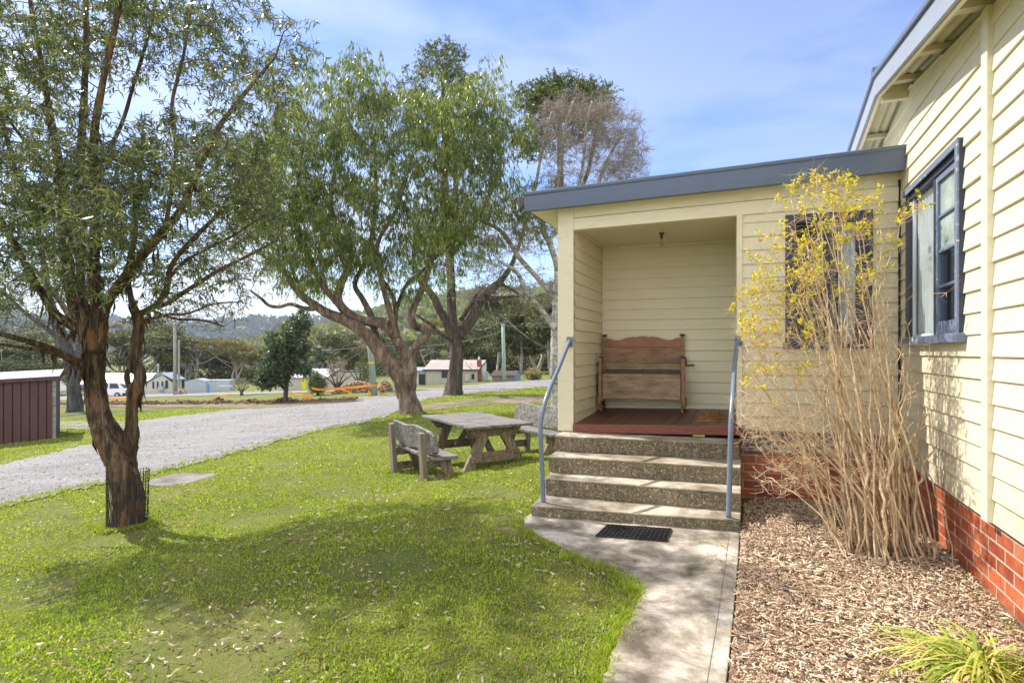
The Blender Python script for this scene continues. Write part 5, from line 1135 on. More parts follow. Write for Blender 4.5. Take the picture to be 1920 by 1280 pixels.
# ------------------------------------------------------------ big gum in the middle
def tree2():
    b = G(771, 776); t = Tree('gum_tree', b, 'large leaning gum tree with drooping yellow green crown behind the left picnic bench', seed=21)
    t.limb([(775,790,31,0),(771,775,25,0),(766,752,20,0),(758,725,19,0),(748,702,19,0),(728,678,16,0),(708,652,15,0),(690,630,13,-.1),(667,612,12,-.2),(640,597,11.5,-.3),(610,585,10,-.4),(590,572,8.5,-.5),(567,555,8,-.6),(548,532,6.5,-.8),(532,505,5.5,-1),(508,488,4,-1.1),(478,470,3,-1.2)], 18, 5, .06)
    t.limb([(762,735,16,0),(768,705,15,.1),(764,670,12,.1),(752,650,11,.1),(740,630,11,.1),(730,614,11.5,0),(712,604,11,0),(690,602,10,0),(665,596,9.5,-.1),(645,580,9.5,-.1),(634,560,9,-.2),(640,530,8,-.2),(650,505,7,-.2),(640,475,6,-.2),(630,430,5,-.3),(620,370,5,-.3),(632,300,4,-.3),(640,220,3,-.3)], 16, 5, .07)
    t.limb([(768,690,9,.1),(772,662,8.5,.1),(783,645,8,0),(797,634,8,0),(800,622,8,0),(790,615,8,0),(777,610,8,0),(772,592,7.5,0),(778,570,7,.1),(792,540,7,.2),(802,510,6.5,.3),(810,480,6,.4),(822,450,5,.5),(832,410,4.5,.5),(828,360,4,.6),(840,290,3.5,.6),(838,210,2.5,.6)], 14, 5, .07)
    t.limb([(708,650,8,0),(702,620,7,.2),(695,590,7,.3),(680,560,6,.4),(665,530,5,.5),(690,480,4.5,.6),(700,420,4,.7),(705,340,3.5,.7),(700,260,2.6,.7)], 12, 5, .07)
    t.limb([(744,632,8,0),(738,605,7,-.1),(730,580,6.5,-.2),(722,550,6,-.3),(714,520,5.5,-.4),(705,480,5,-.5),(715,440,4,-.5),(745,390,3.6,-.5),(765,320,3,-.5)], 12, 5, .07)
    t.limb([(660,595,7,-.1),(625,560,6.5,-.2),(600,525,6,-.3),(585,490,5,-.4),(560,450,4.5,-.5),(555,400,4,-.5),(560,330,3.4,-.5),(570,260,2.6,-.5)], 12, 5, .07)
    t.limb([(738,612,5,0),(742,590,5,.1),(738,560,4.6,.1),(725,535,4.2,.1),(712,515,3.8,.1),(720,480,3,.2)], 10, 4, .07)
    t.limb([(738,600,4,.2),(750,560,4,.3),(765,530,4,.5),(790,510,3.4,.6),(830,470,3,.7),(880,430,3,.8),(915,370,2.6,.8),(925,280,2,.8)], 10, 4, .07)
    t.limb([(590,578,6,-.5),(570,578,5,-.6),(545,570,4,-.7),(525,575,4,-.8),(505,573,3.6,-.9),(490,560,3,-1),(470,545,2.4,-1.1)], 10, 4, .08)
    t.limb([(575,562,4,-.6),(550,510,4,-.7),(530,450,3,-.8),(520,380,3,-.8),(530,300,2.2,-.8)], 8, 4, .07)
    cl = [(650,160,75,75,0,1.0),(590,230,80,90,-.3,1.1),(690,250,80,90,0,1.3),(540,330,70,80,-.5,.9),(620,340,90,80,0,1.2),(770,230,50,70,0,.6),(820,230,75,85,.3,1.2),(900,190,60,60,.5,.8),(930,270,70,85,.5,1.2),(860,320,80,80,.3,1.2),(955,370,45,60,.6,.6),
          (900,400,70,45,.5,.6),(760,420,95,60,-.2,.9),(620,430,80,50,-.3,.8),(500,420,50,60,-.8,.45),(545,490,50,40,-.8,.4),(720,350,80,70,0,.9),(690,470,70,35,0,.45),(800,470,50,30,.2,.2),(985,440,25,35,.4,.15),(560,590,20,16,-.9,.05)]
    cl += [(490,270,40,55,-.9,.5),(500,380,50,50,-.9,.5),(560,500,60,35,-.4,.35),(650,500,70,30,.3,.4),(730,505,60,35,.2,.4),(800,520,30,25,.3,.15),(590,545,25,18,-.3,.12),(580,430,80,60,-.5,.8),(480,340,40,60,-.8,.5),(830,430,80,45,.3,.6),(900,440,60,45,.6,.4)]
    t.grow(cl, 112, 1.9, thick=.011, wob=.14, minr=.003, clump=.36)
    lf = t.spray(6, .52, 8, .18, .0215, 1.5, .0022, jitter=.45)
    t.done(K['bark2'], K['twig'], [lf], K['leaf2'])
tree2()
# ------------------------------------------------------------ third tree, dark furrowed trunk, mostly twiggy
def tree3():
    b = G(851, 741); t = Tree('furrowed_tree', b, 'upright dark furrowed trunk with three bare grey limbs between the red roof house halves', seed=31)
    t.limb([(851,746,24,0),(851,735,19,0),(853,700,15,0),(856,660,13.5,0),(852,625,14,0),(848,600,10,0),(846,560,9,0),(846,520,8,.2),(846,480,7,.3),(850,430,6,.4),(855,360,5,.4),(850,280,4,.4),(845,200,3,.4)], 16, 5, .08)
    t.limb([(846,628,9,0),(835,600,8,-.1),(823,580,8,-.2),(812,555,7,-.4),(800,540,6.5,-.6),(785,515,5,-.8),(775,480,4,-.9),(780,440,3,-.9)], 12, 5, .08)
    t.limb([(862,632,11,0),(872,615,11,.1),(884,598,11,.2),(895,575,10,.4),(903,558,9.5,.5),(918,543,9,.7),(935,530,7,.9),(955,505,5,1.1),(970,470,4,1.2),(985,420,3,1.3)], 12, 5, .08)
    t.limb([(853,640,5,-.1),(838,632,4.6,-.5),(822,622,4.2,-.8),(808,608,3.8,-1),(795,600,3,-1.2),(780,590,2.4,-1.4)], 8, 4, .06)
    t.limb([(864,600,5,.1),(880,575,4.6,.3),(895,550,4,.6),(915,540,3.6,.8),(945,535,3,1),(985,560,2,1.2)], 8, 4, .06)
    t.limb([(905,562,4,.4),(935,558,3.6,.7),(960,556,3,1),(990,552,2.4,1.3)], 8, 4, .06)
    t.grow([(860,480,90,55,.3,1.6),(930,480,70,50,.8,1.0),(790,480,50,40,-.5,.5),(850,360,70,80,.4,1.0),(880,540,60,30,0,.5)], 60, 2.2, thick=.02, wob=.25, minr=.006)
    lf = t.spray(6, .8, 5, .10, .035, .1, .005, jitter=1.2)
    t.done(K['bark3'], K['twig_purple'], [lf], K['leafp'])
    b2 = G(852, 736)+Vector((0, 3.5, 0)); b2.z = float(g(b2.x, b2.y)); t = Tree('tall_gum', b2, 'tall round topped dark green gum whose crown rises above the large leaning gum', seed=33)
    t.limb([(853,745,8,0),(851,620,7,0),(842,480,7,0),(835,330,6,0),(832,200,5,0),(830,120,3,0)], 10, 6, .06)
    t.limb([(834,500,5,0),(900,400,4,.5),(940,300,3,.8),(905,230,2,.8)], 8, 5, .06)
    t.grow([(830,110,48,42,0,1.3),(810,160,70,50,0,1.0),(860,170,60,50,0,1.0),(770,190,40,40,0,.6),(840,260,100,70,0,1.4),(770,300,60,60,0,.6)], 75, 2.0, thick=.02)
    lf = t.spray(5, .65, 11, .14, .05, .3, .005, jitter=1); t.done(K['bark3'], K['twig'], [lf], K['leaf3'])
tree3()
def birch():
    b = G(1041, 768)+Vector((.05, .6, 0)); b.z = float(g(b.x, b.y)); t = Tree('birch_tree', b, 'white barked birch with bare purplish twigs rising behind the porch post', seed=41)
    t.limb([(1042,775,11,0),(1041,740,8.5,0),(1040,690,8.5,0),(1041,640,8.5,0),(1041,600,7.5,0),(1043,550,6.5,0),(1044,500,6,.1),(1030,455,6,.1),(1018,430,5.5,.1),(1022,400,5,.1),(1040,360,4.5,.2),(1052,300,4,.3),(1060,240,3,.4),(1075,190,2,.4)], 12, 5, .08)
    t.limb([(1041,622,6,0),(1030,602,5.5,-.2),(1015,580,5,-.3),(995,558,4.6,-.5),(982,535,4,-.6),(970,512,4,-.7),(955,500,3,-.8),(935,490,2.4,-.9)], 8, 5, .08)
    t.limb([(1042,560,5,0),(1020,535,5,.1),(1000,512,5,.2),(975,485,5,.3),(955,455,4.6,.5),(935,430,4,.6),(905,415,3.4,.7),(880,400,3,.8)], 8, 5, .08)
    t.limb([(1043,545,5,0),(1060,500,5,.1),(1085,440,5,.2),(1110,380,4.5,.3),(1130,320,4,.4),(1155,270,3,.5),(1175,240,2,.5)], 8, 5, .08)
    t.limb([(1030,450,4,.1),(1060,410,4,0),(1085,350,3.6,-.1),(1095,290,3,-.2),(1100,230,2.4,-.2),(1110,190,2,-.2)], 8, 5, .08)
    t.limb([(1018,425,3.4,.1),(1000,380,3,.1),(1010,320,3,0),(1020,260,2.4,0),(1035,210,2,0)], 8, 4, .08)
    BR = [(1090,240,85,60,.2,1.6),(1150,290,60,55,.3,1.3),(1040,250,50,70,0,1.0),(1100,330,90,60,.1,1.4),(1095,200,75,35,.2,1.0),(1160,240,50,40,.3,.8),(1185,280,35,40,.3,.5),(1030,380,50,60,.1,.8),(1180,330,40,40,.4,.6),(1000,450,60,40,.2,.6),(930,430,60,50,.6,.7),(1010,540,50,40,0,.4)]
    t.grow(BR, 130, 1.6, thick=.012, wob=.34, minr=.004)
    lf = t.spray(8, .50, 2, .05, .022, .1, .0032, jitter=1.3); t.done(K['birch'], K['twig_purple'], [lf], K['leafp'])
    b2 = G(1060, 742); t = Tree('round_gum', b2, 'broad dark green gum crown behind the twiggy birch, left above the porch roof', seed=43)
    t.limb([(1060,748,12,0),(1062,600,10,0),(1055,450,8,0),(1050,300,6,0),(1050,190,4,0)], 10, 6, .06)
    t.limb([(1055,420,5,0),(1100,330,4,0),(1120,230,3,0)], 8, 5, .06)
    t.grow([(1010,185,45,35,0,.8),(1060,175,60,35,0,1.3),(1110,190,40,38,0,.8),(1070,230,80,40,0,.9),(1000,260,30,40,0,.4)], 90, 1.8, thick=.02)
    lf = t.spray(5, .7, 11, .16, .06, .2, .006, jitter=1); t.done(K['bark3'], K['twig'], [lf], K['leaf3'])
birch()
def dark_trunk():
    b = G(140, 772); t = Tree('dark_trunk_tree', b, 'massive grey black trunk between the maroon shed and the front gum', seed=51)
    t.limb([(138,782,24,0),(140,765,17,0),(139,735,14.5,0),(138,700,15,0),(132,675,16,0),(122,650,14,0),(110,615,12,0),(98,580,10,0),(88,540,8,0),(80,480,6,0),(70,400,5,0)], 14, 5, .12)
    t.limb([(140,680,11,0),(150,650,9,.2),(155,600,7,.4),(165,540,6,.6),(170,460,4,.8)], 10, 5, .1)
    t.limb([(115,640,7,0),(80,610,6,-.4),(40,580,5,-.8),(0,540,4,-1.2)], 8, 5, .1)
    t.grow([(60,560,90,70,0,1),(150,540,70,60,.4,.8),(80,440,90,60,0,.8),(120,660,50,35,0,.4)], 60, 2.4, thick=.03, wob=.25, minr=.006)
    lf = t.spray(5, .9, 4, .12, .04, .5, .006, jitter=1); t.done(K['bark_d'], K['twig'], [lf], K['leaf3'])
K['bark_d'] = bark('grey_black_bark', (.03,.028,.03), (.085,.08,.085), (.17,.165,.17), (2.6,2.6,.35), 2.4, 1, .1)
dark_trunk()
def round_tree():
    b = G(536, 755); t = Tree('round_tree', b, 'small dark green round crowned tree on the verge before the yellow door house', seed=61)
    t.limb([(535,760,6,0),(536,740,5,0),(537,720,5,0),(540,700,4,0),(542,670,3.4,0),(540,640,2.5,0)], 10, 4, .06)
    t.limb([(537,732,3.6,0),(520,715,3,.2),(505,700,2,.3)], 8, 4, .05); t.limb([(541,705,3,0),(552,690,2.5,.2),(562,680,2,.3)], 8, 4, .05); t.limb([(538,700,3,0),(525,680,2.4,-.4),(515,650,2,-.5)], 8, 4, .05)
    t.grow([(515,700,32,28,0,1.3),(538,672,38,36,0,1.4),(520,650,28,30,0,1.0),(560,640,20,24,0,.35),(572,694,13,14,0,.3),(600,665,14,12,0,.2),(565,605,20,22,0,.5),(548,620,18,24,0,.35),(497,715,20,14,0,.5),(505,680,20,20,0,.4)], 62, 1.0, thick=.02)
    lf = t.spray(6, .42, 13, .13, .065, .1, .005, jitter=1); t.done(K['bark3'], K['twig'], [lf], K['leaf_r'])
K['leaf_r'] = LEAF('blue_green_leaf', [(0,(.045,.075,.035)),(.5,(.09,.135,.07)),(1,(.17,.22,.12))], .35, .25, spec=.5)
round_tree()
def bushes():
    def bush(name, px, py, tips, r0, per, leaf, ll, lw, label, seed, twm, reach=.3, nl=8, trunk=2.5, top=30):
        b = G(px, py); t = Tree(name, b, label, 'shrub', seed=seed)
        t.limb([(px,py+3,trunk*1.4,0),(px,py-8,trunk,0),(px+1,py-top*.5,trunk*.6,0)], 8, 3, .08)
        for q in range(5): a = (q-2)*.35; t.limb([(px,py-6,trunk*.6,0),(px+math.sin(a)*top*.4,py-top*.5,trunk*.4,.2*(q % 2)),(px+math.sin(a)*top,py-top*math.cos(a),.8,.3*(q % 3)-.3)], 6, 3, .05)
        t.grow(tips, per, r0, thick=.012, minr=.004, wob=.2); lf = t.spray(5, reach, nl, ll, lw, -.1, .003, jitter=1); t.done(K['bark3'], twm, [lf], leaf)
    bush('bushy_shrub', 596, 741, [(596,722,17,20,0,1.6),(590,705,10,10,0,.5)], .9, 70, K['leaf3'], .10, .03, 'dense dark olive bushy shrub at the left end of the broad orange tape', 71, K['twig'], top=30)
    bush('twiggy_shrub', 632, 737, [(630,700,28,22,0,1.3),(640,680,16,14,0,.5)], .9, 70, K['leafp'], .07, .02, 'vase shaped twiggy purple grey shrub in front of the yellow door house', 73, K['twig_purple'], nl=3, top=45, trunk=4)
    bush('pruned_shrub', 453, 741, [(453,718,18,12,0,1.2)], .8, 50, K['leafp'], .07, .02, 'small twiggy pruned shrub tied with orange tape beyond the trench', 75, K['twig_purple'], nl=3, top=22, trunk=3)
    bush('weedy_shrub', 675, 733, [(690,690,22,40,0,1.3)], 1.2, 60, K['leaf3'], .12, .03, 'loose dark sapling growing behind the leaning green pole', 77, K['twig'], nl=6, top=70, trunk=3)
    bush('tussock', 1000, 712, [(1000,702,14,8,0,1.0)], .9, 60, K['straw'], .35, .02, 'pale straw coloured tussock at the roadside left of the birch trunk', 79, K['twig'], nl=6, top=10, trunk=2)
K['straw'] = LEAF('straw_blade', [(0,(.30,.22,.12)),(.6,(.42,.34,.20)),(1,(.50,.44,.28))], .8, .3)
bushes()
# ------------------------------------------------------------ budding shrub in the bed
K['stem'] = M('pale_tan_stem', (.36,.25,.135), (.70,.55,.36), 14, .7, .3, 60, .002, stain=(.24,.155,.09), stain_scale=9)
K['bud'] = LEAF('yellow_green_bud_leaf', [(0,(.45,.52,.03)),(.4,(.78,.70,.03)),(.75,(.86,.66,.04)),(.9,(.50,.22,.04)),(1,(.30,.36,.04))], .45, .35, spec=.4)
def shrub():
    b = Vector((2.78, 4.08, 0)); t = Tree('budding_shrub', b, 'tall many stemmed tan shrub with yellow spring buds in the corner of the house', 'shrub', seed=81)
    rng = np.random.default_rng(81); r = random.Random(81)
    tg = [(1560,400,75,70,.55,15),(1500,520,60,80,.6,13),(1440,640,50,70,.45,9),(1640,470,45,80,.5,10),(1600,640,70,80,.5,14),(1520,700,70,70,.4,12),(1690,620,25,80,.25,8),(1740,790,22,40,.1,5),(1680,760,40,60,.1,7),(1430,780,40,50,.3,9),(1480,860,50,40,.15,7),(1400,700,25,50,.35,6)]
    for px, py, rx, ry, dy, n in tg:
        for k in range(int(n*.9)):
            x = px+rng.normal()*rx*.6; y = min(py+rng.normal()*ry*.6, 930); x = max(1385, min(1765, x)); a = rng.uniform(0, 6.28); q = rng.uniform(.05, .36)
            s = b+Vector((max(-.30, min(.24, q*math.cos(a)*1.2+(x-1600)*.0006)), q*math.sin(a)*.8, -.03)); s.x += r.uniform(-.12, .04); Yt = b.y+dy+rng.normal()*.16
            e = PY(x, max(330, y), Yt)
            # keep clear of the two walls
            dW = e.x*.922-e.y*.386
            if dW > 1.26: e -= Vector((.922, -.386, 0))*(dW-1.26)
            dF = .309*e.x+.951*e.y
            if dF > 5.98: e -= Vector((.309, .951, 0))*(dF-5.98)
            m1 = s.lerp(e, .3)+Vector((rng.normal()*.03+(s.x-e.x)*.10, rng.normal()*.03, .10)); m2 = s.lerp(e, .65)+Vector((rng.normal()*.04+(s.x-e.x)*.06, rng.normal()*.04, .08))
            r0 = r.uniform(.004, .0095) if dy > .2 else r.uniform(.007, .014); r1 = .0028 if dy > .2 else .004
            q_ = crom([(*s, r0), (*m1, r0*.85), (*m2, r0*.6), (*e, r1)], 5)
            for i, row in enumerate(q_): row[:3] += rng.normal(size=3)*.009
            t.mb.tube([Vector(v[:3]) for v in q_], [v[3] for v in q_], 7, True, .08, k)
            for v in q_[6:]: t.nodes.append(v[:3]); t.rad.append(v[3])
    # one long side shoot reaching right across the window
    q_ = crom([(*PY(1640,640,4.4), .006), (*PY(1650,540,4.4), .005), (*PY(1682,450,4.4), .0045), (*PY(1688,420,4.4), .004), (*PY(1715,400,4.35), .003), (*PY(1728,388,4.35), .0025)], 5); t.mb.tube([Vector(v[:3]) for v in q_], [v[3] for v in q_], 6)
    for v in q_: t.nodes.append(v[:3]); t.rad.append(v[3])
    base_nodes = list(t.nodes); base_rad = list(t.rad)
    cl = [(1530,385,80,70,.5,1.5),(1610,400,60,60,.5,.9),(1480,500,80,80,.6,1.7),(1560,520,90,80,.5,1.2),(1420,590,55,70,.45,1.3),(1500,640,90,70,.5,1.2),(1440,720,60,50,.4,.5),(1650,470,50,60,.3,.35)]
    cl += [(1725,392,16,10,.30,.10),(1685,412,16,12,.30,.10)]
    t.grow(cl, 62, .38, thick=.006, wob=.22, minr=.0017)
    ends_px = [(e, 960+F*e[0][0]/e[0][1], HY+F*(H-e[0][2])/e[0][1]) for e in t.ends]
    ends_all = t.ends
    t.ends = [e for e, x, y in ends_px if rng.random() < .75]; lfs = []
    E = np.array([e[0] for e in t.ends]); d = rng.normal(size=(len(E), 3)); d[:, 2] = np.abs(d[:, 2])+.2; d /= np.linalg.norm(d, axis=1, keepdims=True); tip = E+d*rng.uniform(.04, .12, (len(E), 1))
    t.tw.append(twigs(E, tip, .0016, .0011, 3))
    # several leaf tufts per tip
    tips = np.concatenate([tip, E+(tip-E)*.45+rng.normal(size=E.shape)*.006]); m = 6
    P = np.repeat(tips, m, 0)+rng.normal(size=(len(tips)*m, 3))*.006; D = rng.normal(size=P.shape); D[:, 2] += .7
    lfs.append(leaves(P, D, .027, .0165, rng, .2))
    t.ends = ends_all; t.spray(3, .16, 1, .001, .001, -.3, .0012)
    # bare low twigs
    t.nodes = base_nodes; t.rad = base_rad
    t.grow([(1480,800,90,60,.3,1.4),(1560,760,110,80,.3,1.5),(1460,900,60,30,.1,.5),(1620,880,90,60,.1,.8),(1640,680,80,80,.4,1.3),(1740,700,40,80,.1,.25),(1430,760,60,60,.35,1.4),(1500,860,70,50,.2,1.2),(1450,650,60,60,.4,1.0),(1560,680,80,60,.4,1.0),(1640,560,60,80,.3,.8),(1560,600,90,60,.5,.8),(1770,560,30,50,-.1,.03)], 60, .34, thick=.0055, wob=.2, minr=.0016)
    l2 = t.spray(3, .17, 1, .010, .006, -.2, .0012)
    t.done(K['stem'], K['stem'], lfs, K['bud'])
    # dead grass and leaves caught at the foot handled with the litter
shrub()
# ------------------------------------------------------------ strappy plant bottom right
K['strap'] = LEAF('strappy_yellow_green', [(0,(.20,.28,.04)),(.4,(.38,.44,.07)),(.7,(.56,.54,.14)),(.88,(.66,.50,.22)),(1,(.68,.38,.15))], .4, .35)
def strappy(c, n, L0, label, seed, lean=0):
    rng = np.random.default_rng(seed); V = []; F_ = []
    for i in range(n):
        a = rng.uniform(0, 6.28); L_ = L0*rng.uniform(.45, 1.1); w = rng.uniform(.003, .0065); up = rng.uniform(.35, 1.3); o = c+Vector((rng.normal()*.05, rng.normal()*.05, 0)); dx, dy = math.cos(a), math.sin(a)
        k = len(V); m = 7
        for j in range(m+1):
            t = j/m; h = L_*(up*t-(.55+.5*up)*t*t)*.72+.01; rr = L_*t*(.25+.6*(1-up/1.6)+.25*t)
            ww = w*(1-t**3)+.0004; p = (o.x+dx*rr, o.y+dy*rr, max(.02, o.z+h)); V += [(p[0]-dy*ww, p[1]+dx*ww, p[2]), (p[0]+dy*ww, p[1]-dx*ww, p[2]+ww*.4)]
        F_ += [(k+2*j, k+2*j+1, k+2*j+3, k+2*j+2) for j in range(m)]
    o = mesh_obj('strappy_plant', np.array(V), np.array(F_), K['strap']); tag(o, label, 'plant')
c = PZ(1835, 1262, .02); strappy(Vector((c.x, c.y, .01)), 260, .60, 'arching clump of yellow green strap leaves in the mulch at the bottom right corner', 5)
# ------------------------------------------------------------ grass, litter, mulch
ROAD = gpoly(RU)+gpoly(RL)[::-1]
SOIL = gpoly([(770,769),(800,760),(880,749),(960,744),(1048,742)])+gpoly([(770,772),(800,767),(880,759),(960,755),(1048,754)])[::-1]
STEPS = [(.15,5.0),(1.9,4.55),(2.4,5.8),(.5,6.3)]
PORCH = [(p.x, p.y) for p in (Fp(-3.4,.0), Fp(.1,.0), Fp(.1)+d1*6, Fp(-3.4)+d1*2)]
def sector(n, rmin, rmax, amax, pw, rng):
    u = rng.uniform(0, 1, n); e = 2-pw
    r = (rmin**e+u*(rmax**e-rmin**e))**(1/e) if abs(e) > 1e-6 else rmin*(rmax/rmin)**u
    a = np.radians(rng.uniform(-amax, amax, n)); return r*np.sin(a), r*np.cos(a), r
def onlawn(X, Y, pad=True):
    k = ~inpoly(X, Y, PATH2) & ~inpoly(X, Y, BED) & ~inpoly(X, Y, STEPS) & ~inpoly(X, Y, PORCH)
    if pad: k &= ~inpoly(X, Y, ROAD) & ~inpoly(X, Y, SOIL)
    lc = G(342, 899); k &= np.hypot(X-lc.x, Y-lc.y) > .5
    k &= (X*.922-Y*.386) < 1.3
    return k
K['grass'] = LEAF('grass_blade', [(0,(.11,.17,.014)),(.35,(.26,.36,.024)),(.7,(.41,.48,.045)),(.9,(.45,.47,.10)),(1,(.66,.59,.30))], .5, .45, patch=(.31,.34,.07), patch_scale=1.3, spec=.25)
def dry():
    m = K['grass']; t = m.node_tree; b = t.nodes['Principled BSDF']; src = b.inputs['Base Color'].links[0].from_socket
    f = ramp(t, noise(t, pos_vec(t), .75, 7, .68), [(.50, 0), (.64, .85)]); c = mix(t, f, src, (.36,.33,.12)); t.links.new(c, b.inputs['Base Color'])
dry()
def grass():
    rng = np.random.default_rng(3); X, Y, r = sector(560000, 1.9, 34, 52, 1.45, rng); k = onlawn(X, Y)
    # thin, worn patches
    wv = np.sin(X*2.3+1.2*np.sin(Y*1.7))*np.sin(Y*2.9+X*.7+.8*np.sin(X*3.1)); k &= ~((wv > .50) & (rng.random(len(X)) < .78)); k &= ~((np.hypot((X+1.62)/1.3, Y-3.05) < .38) & (rng.random(len(X)) < .8))
    X, Y, r, wv = X[k], Y[k], r[k], wv[k]; n = len(X); Z = g(X, Y)
    h = rng.uniform(.006, .022, n)*(1+r*.05)*(1+.35*np.sin(X*5.1+Y*3)*np.sin(Y*4.3)); w = rng.uniform(.0016, .0034, n)*(1+r*.22)
    a = rng.uniform(0, 6.283, n); ln = rng.uniform(.2, 1.3, n)*h; b = rng.uniform(0, 6.283, n)
    ux, uy = np.cos(a)*w, np.sin(a)*w; lx, ly = np.cos(b)*ln, np.sin(b)*ln
    P = np.stack([X, Y, Z-.004], 1); S = np.stack([ux, uy, 0*ux], 1)
    m_ = np.stack([X+lx*.35, Y+ly*.35, Z+h*.6], 1); tp = np.stack([X+lx, Y+ly, Z+h*rng.uniform(.75, 1.05, n)], 1)
    V = np.stack([P-S, P+S, m_+S*.8, m_-S*.8, tp], 1).reshape(-1, 3); q = (np.arange(n)*5)[:, None]
    T_ = np.concatenate([q+np.array([[0,1,2]]), q+np.array([[0,2,3]]), q+np.array([[3,2,4]])], 0)
    o = mesh_obj('lawn_grass', V, T_, K['grass']); struct(o, 'short bright green lawn grass between the house path and the gravel road', 'grass', 'stuff')
    # longer tufts along edges, trunk foot, posts, in the bed
    spots = []
    for (x, y), nn in [((-3.9,6.4),0)]: pass
    def edge(poly, n_, wd):
        for i in range(n_):
            k_ = rng.integers(0, len(poly)-1); t = rng.random(); p = poly[k_]; q2 = poly[k_+1]; spots.append((p[0]+(q2[0]-p[0])*t+rng.normal()*wd, p[1]+(q2[1]-p[1])*t+rng.normal()*wd))
    edge([(p.x-.02, p.y) for p in pl], 900, .03)
    t1 = G(241, 984)
    for i in range(260): a_ = rng.uniform(0, 6.28); spots.append((t1.x+math.cos(a_)*(.24+abs(rng.normal())*.05), t1.y+math.sin(a_)*(.24+abs(rng.normal())*.05)))
    t2 = G(771, 776)
    for i in range(160): a_ = rng.uniform(0, 6.28); spots.append((t2.x+math.cos(a_)*.5, t2.y+math.sin(a_)*.5))
    edge([(.15,5.0),(.5,6.3)], 160, .05); edge([(t_[0], t_[1]) for t_ in gpoly(RL)], 1500, .16)
    edge([((J-d1*.3).x-.08, (J-d1*.3).y), ((J-d1*2.6).x-.08, (J-d1*2.6).y)], 60, .03)
    for i in range(60): q2 = BED[0]; spots.append((rng.uniform(1.3, 2.9), rng.uniform(2.2, 4.4)))
    for s_ in ((-1.26,8.14),(-1.98,9.24),(-.65,8.5),(-.1,8.9),(.2,9.0)):
        for i in range(30): spots.append((s_[0]+rng.normal()*.12, s_[1]+rng.normal()*.12))
    S_ = np.array(spots); m = 9; X = np.repeat(S_[:, 0], m)+rng.normal(size=len(S_)*m)*.012; Y = np.repeat(S_[:, 1], m)+rng.normal(size=len(S_)*m)*.012; n = len(X); r = np.hypot(X, Y); Z = g(X, Y)
    h = rng.uniform(.02, .052, n)*(1+r*.02); w = .0022*(1+r*.12); a = rng.uniform(0, 6.283, n); b = rng.uniform(0, 6.283, n); ln = rng.uniform(.2, 1.0, n)*h
    P = np.stack([X, Y, Z], 1); S = np.stack([np.cos(a)*w, np.sin(a)*w, 0*w], 1); m_ = np.stack([X+np.cos(b)*ln*.35, Y+np.sin(b)*ln*.35, Z+h*.6], 1); tp = np.stack([X+np.cos(b)*ln, Y+np.sin(b)*ln, Z+h], 1)
    V = np.stack([P-S, P+S, m_+S*.8, m_-S*.8, tp], 1).reshape(-1, 3); q = (np.arange(n)*5)[:, None]; T_ = np.concatenate([q+np.array([[0,1,2]]), q+np.array([[0,2,3]]), q+np.array([[3,2,4]])], 0)
    o = mesh_obj('edge_grass', V, T_, K['grass']); struct(o, 'longer grass tufts along the path edge, trunk feet and road verge', 'grass', 'stuff')
grass()
def litter():
    rng = np.random.default_rng(12); X, Y, r = sector(26000, 1.9, 26, 50, 1.4, rng)
    dens = .05+.95*np.exp(-((X+1.62)**2+(Y-3.05)**2)/.12)+.35*(np.sin(X*3.7+2*np.sin(Y*2.1))*np.sin(Y*3.3+X) > .62)+.22*np.exp(-((X+1.5)**2+(Y-5)**2)/6)+.12*np.exp(-((X+1.5)**2+(Y-12)**2)/30)+.18*(np.sin(X*1.9+Y)*np.sin(Y*1.3-X*.6) > .5)
    k = (rng.random(len(X)) < dens) & (onlawn(X, Y, False) | (rng.random(len(X)) < .05)); X, Y, r = X[k], Y[k], r[k]; n = len(X)
    P = np.stack([X, Y, g(X, Y)+rng.uniform(.012, .034, n)], 1); D = rng.normal(size=(n, 3)); D[:, 2] *= .18
    V1, F1 = leaves(P, D, .040*(1+r*.06), .010*(1+r*.07), rng, .25)
    m = LEAF('dry_leaf', [(0,(.16,.10,.06)),(.3,(.36,.27,.17)),(.7,(.55,.46,.33)),(.9,(.68,.62,.50)),(1,(.26,.13,.08))], .6, .2)
    o = mesh_obj('leaf_litter', V1, F1, m); struct(o, 'scattered dry curled gum leaves lying on the lawn', 'leaf litter', 'stuff')
    X, Y, r = sector(900, 2.0, 20, 50, 1.5, rng); k = onlawn(X, Y, False); X, Y = X[k], Y[k]; n = len(X); a = rng.uniform(0, 6.28, n); L_ = rng.uniform(.04, .16, n)
    P = np.stack([X, Y, g(X, Y)+.02], 1); Q = P+np.stack([np.cos(a)*L_, np.sin(a)*L_, rng.normal(size=n)*.008], 1); M_ = (P+Q)/2+rng.normal(size=P.shape)*.012
    V, F_ = stack([twigs(P, M_, .003, .0025, 4), twigs(M_, Q, .0025, .0015, 4)]); o = mesh_obj('fallen_twigs', V, F_, K['twig']); struct(o, 'small fallen twigs and bark strips on the lawn', 'twigs', 'stuff')
litter()
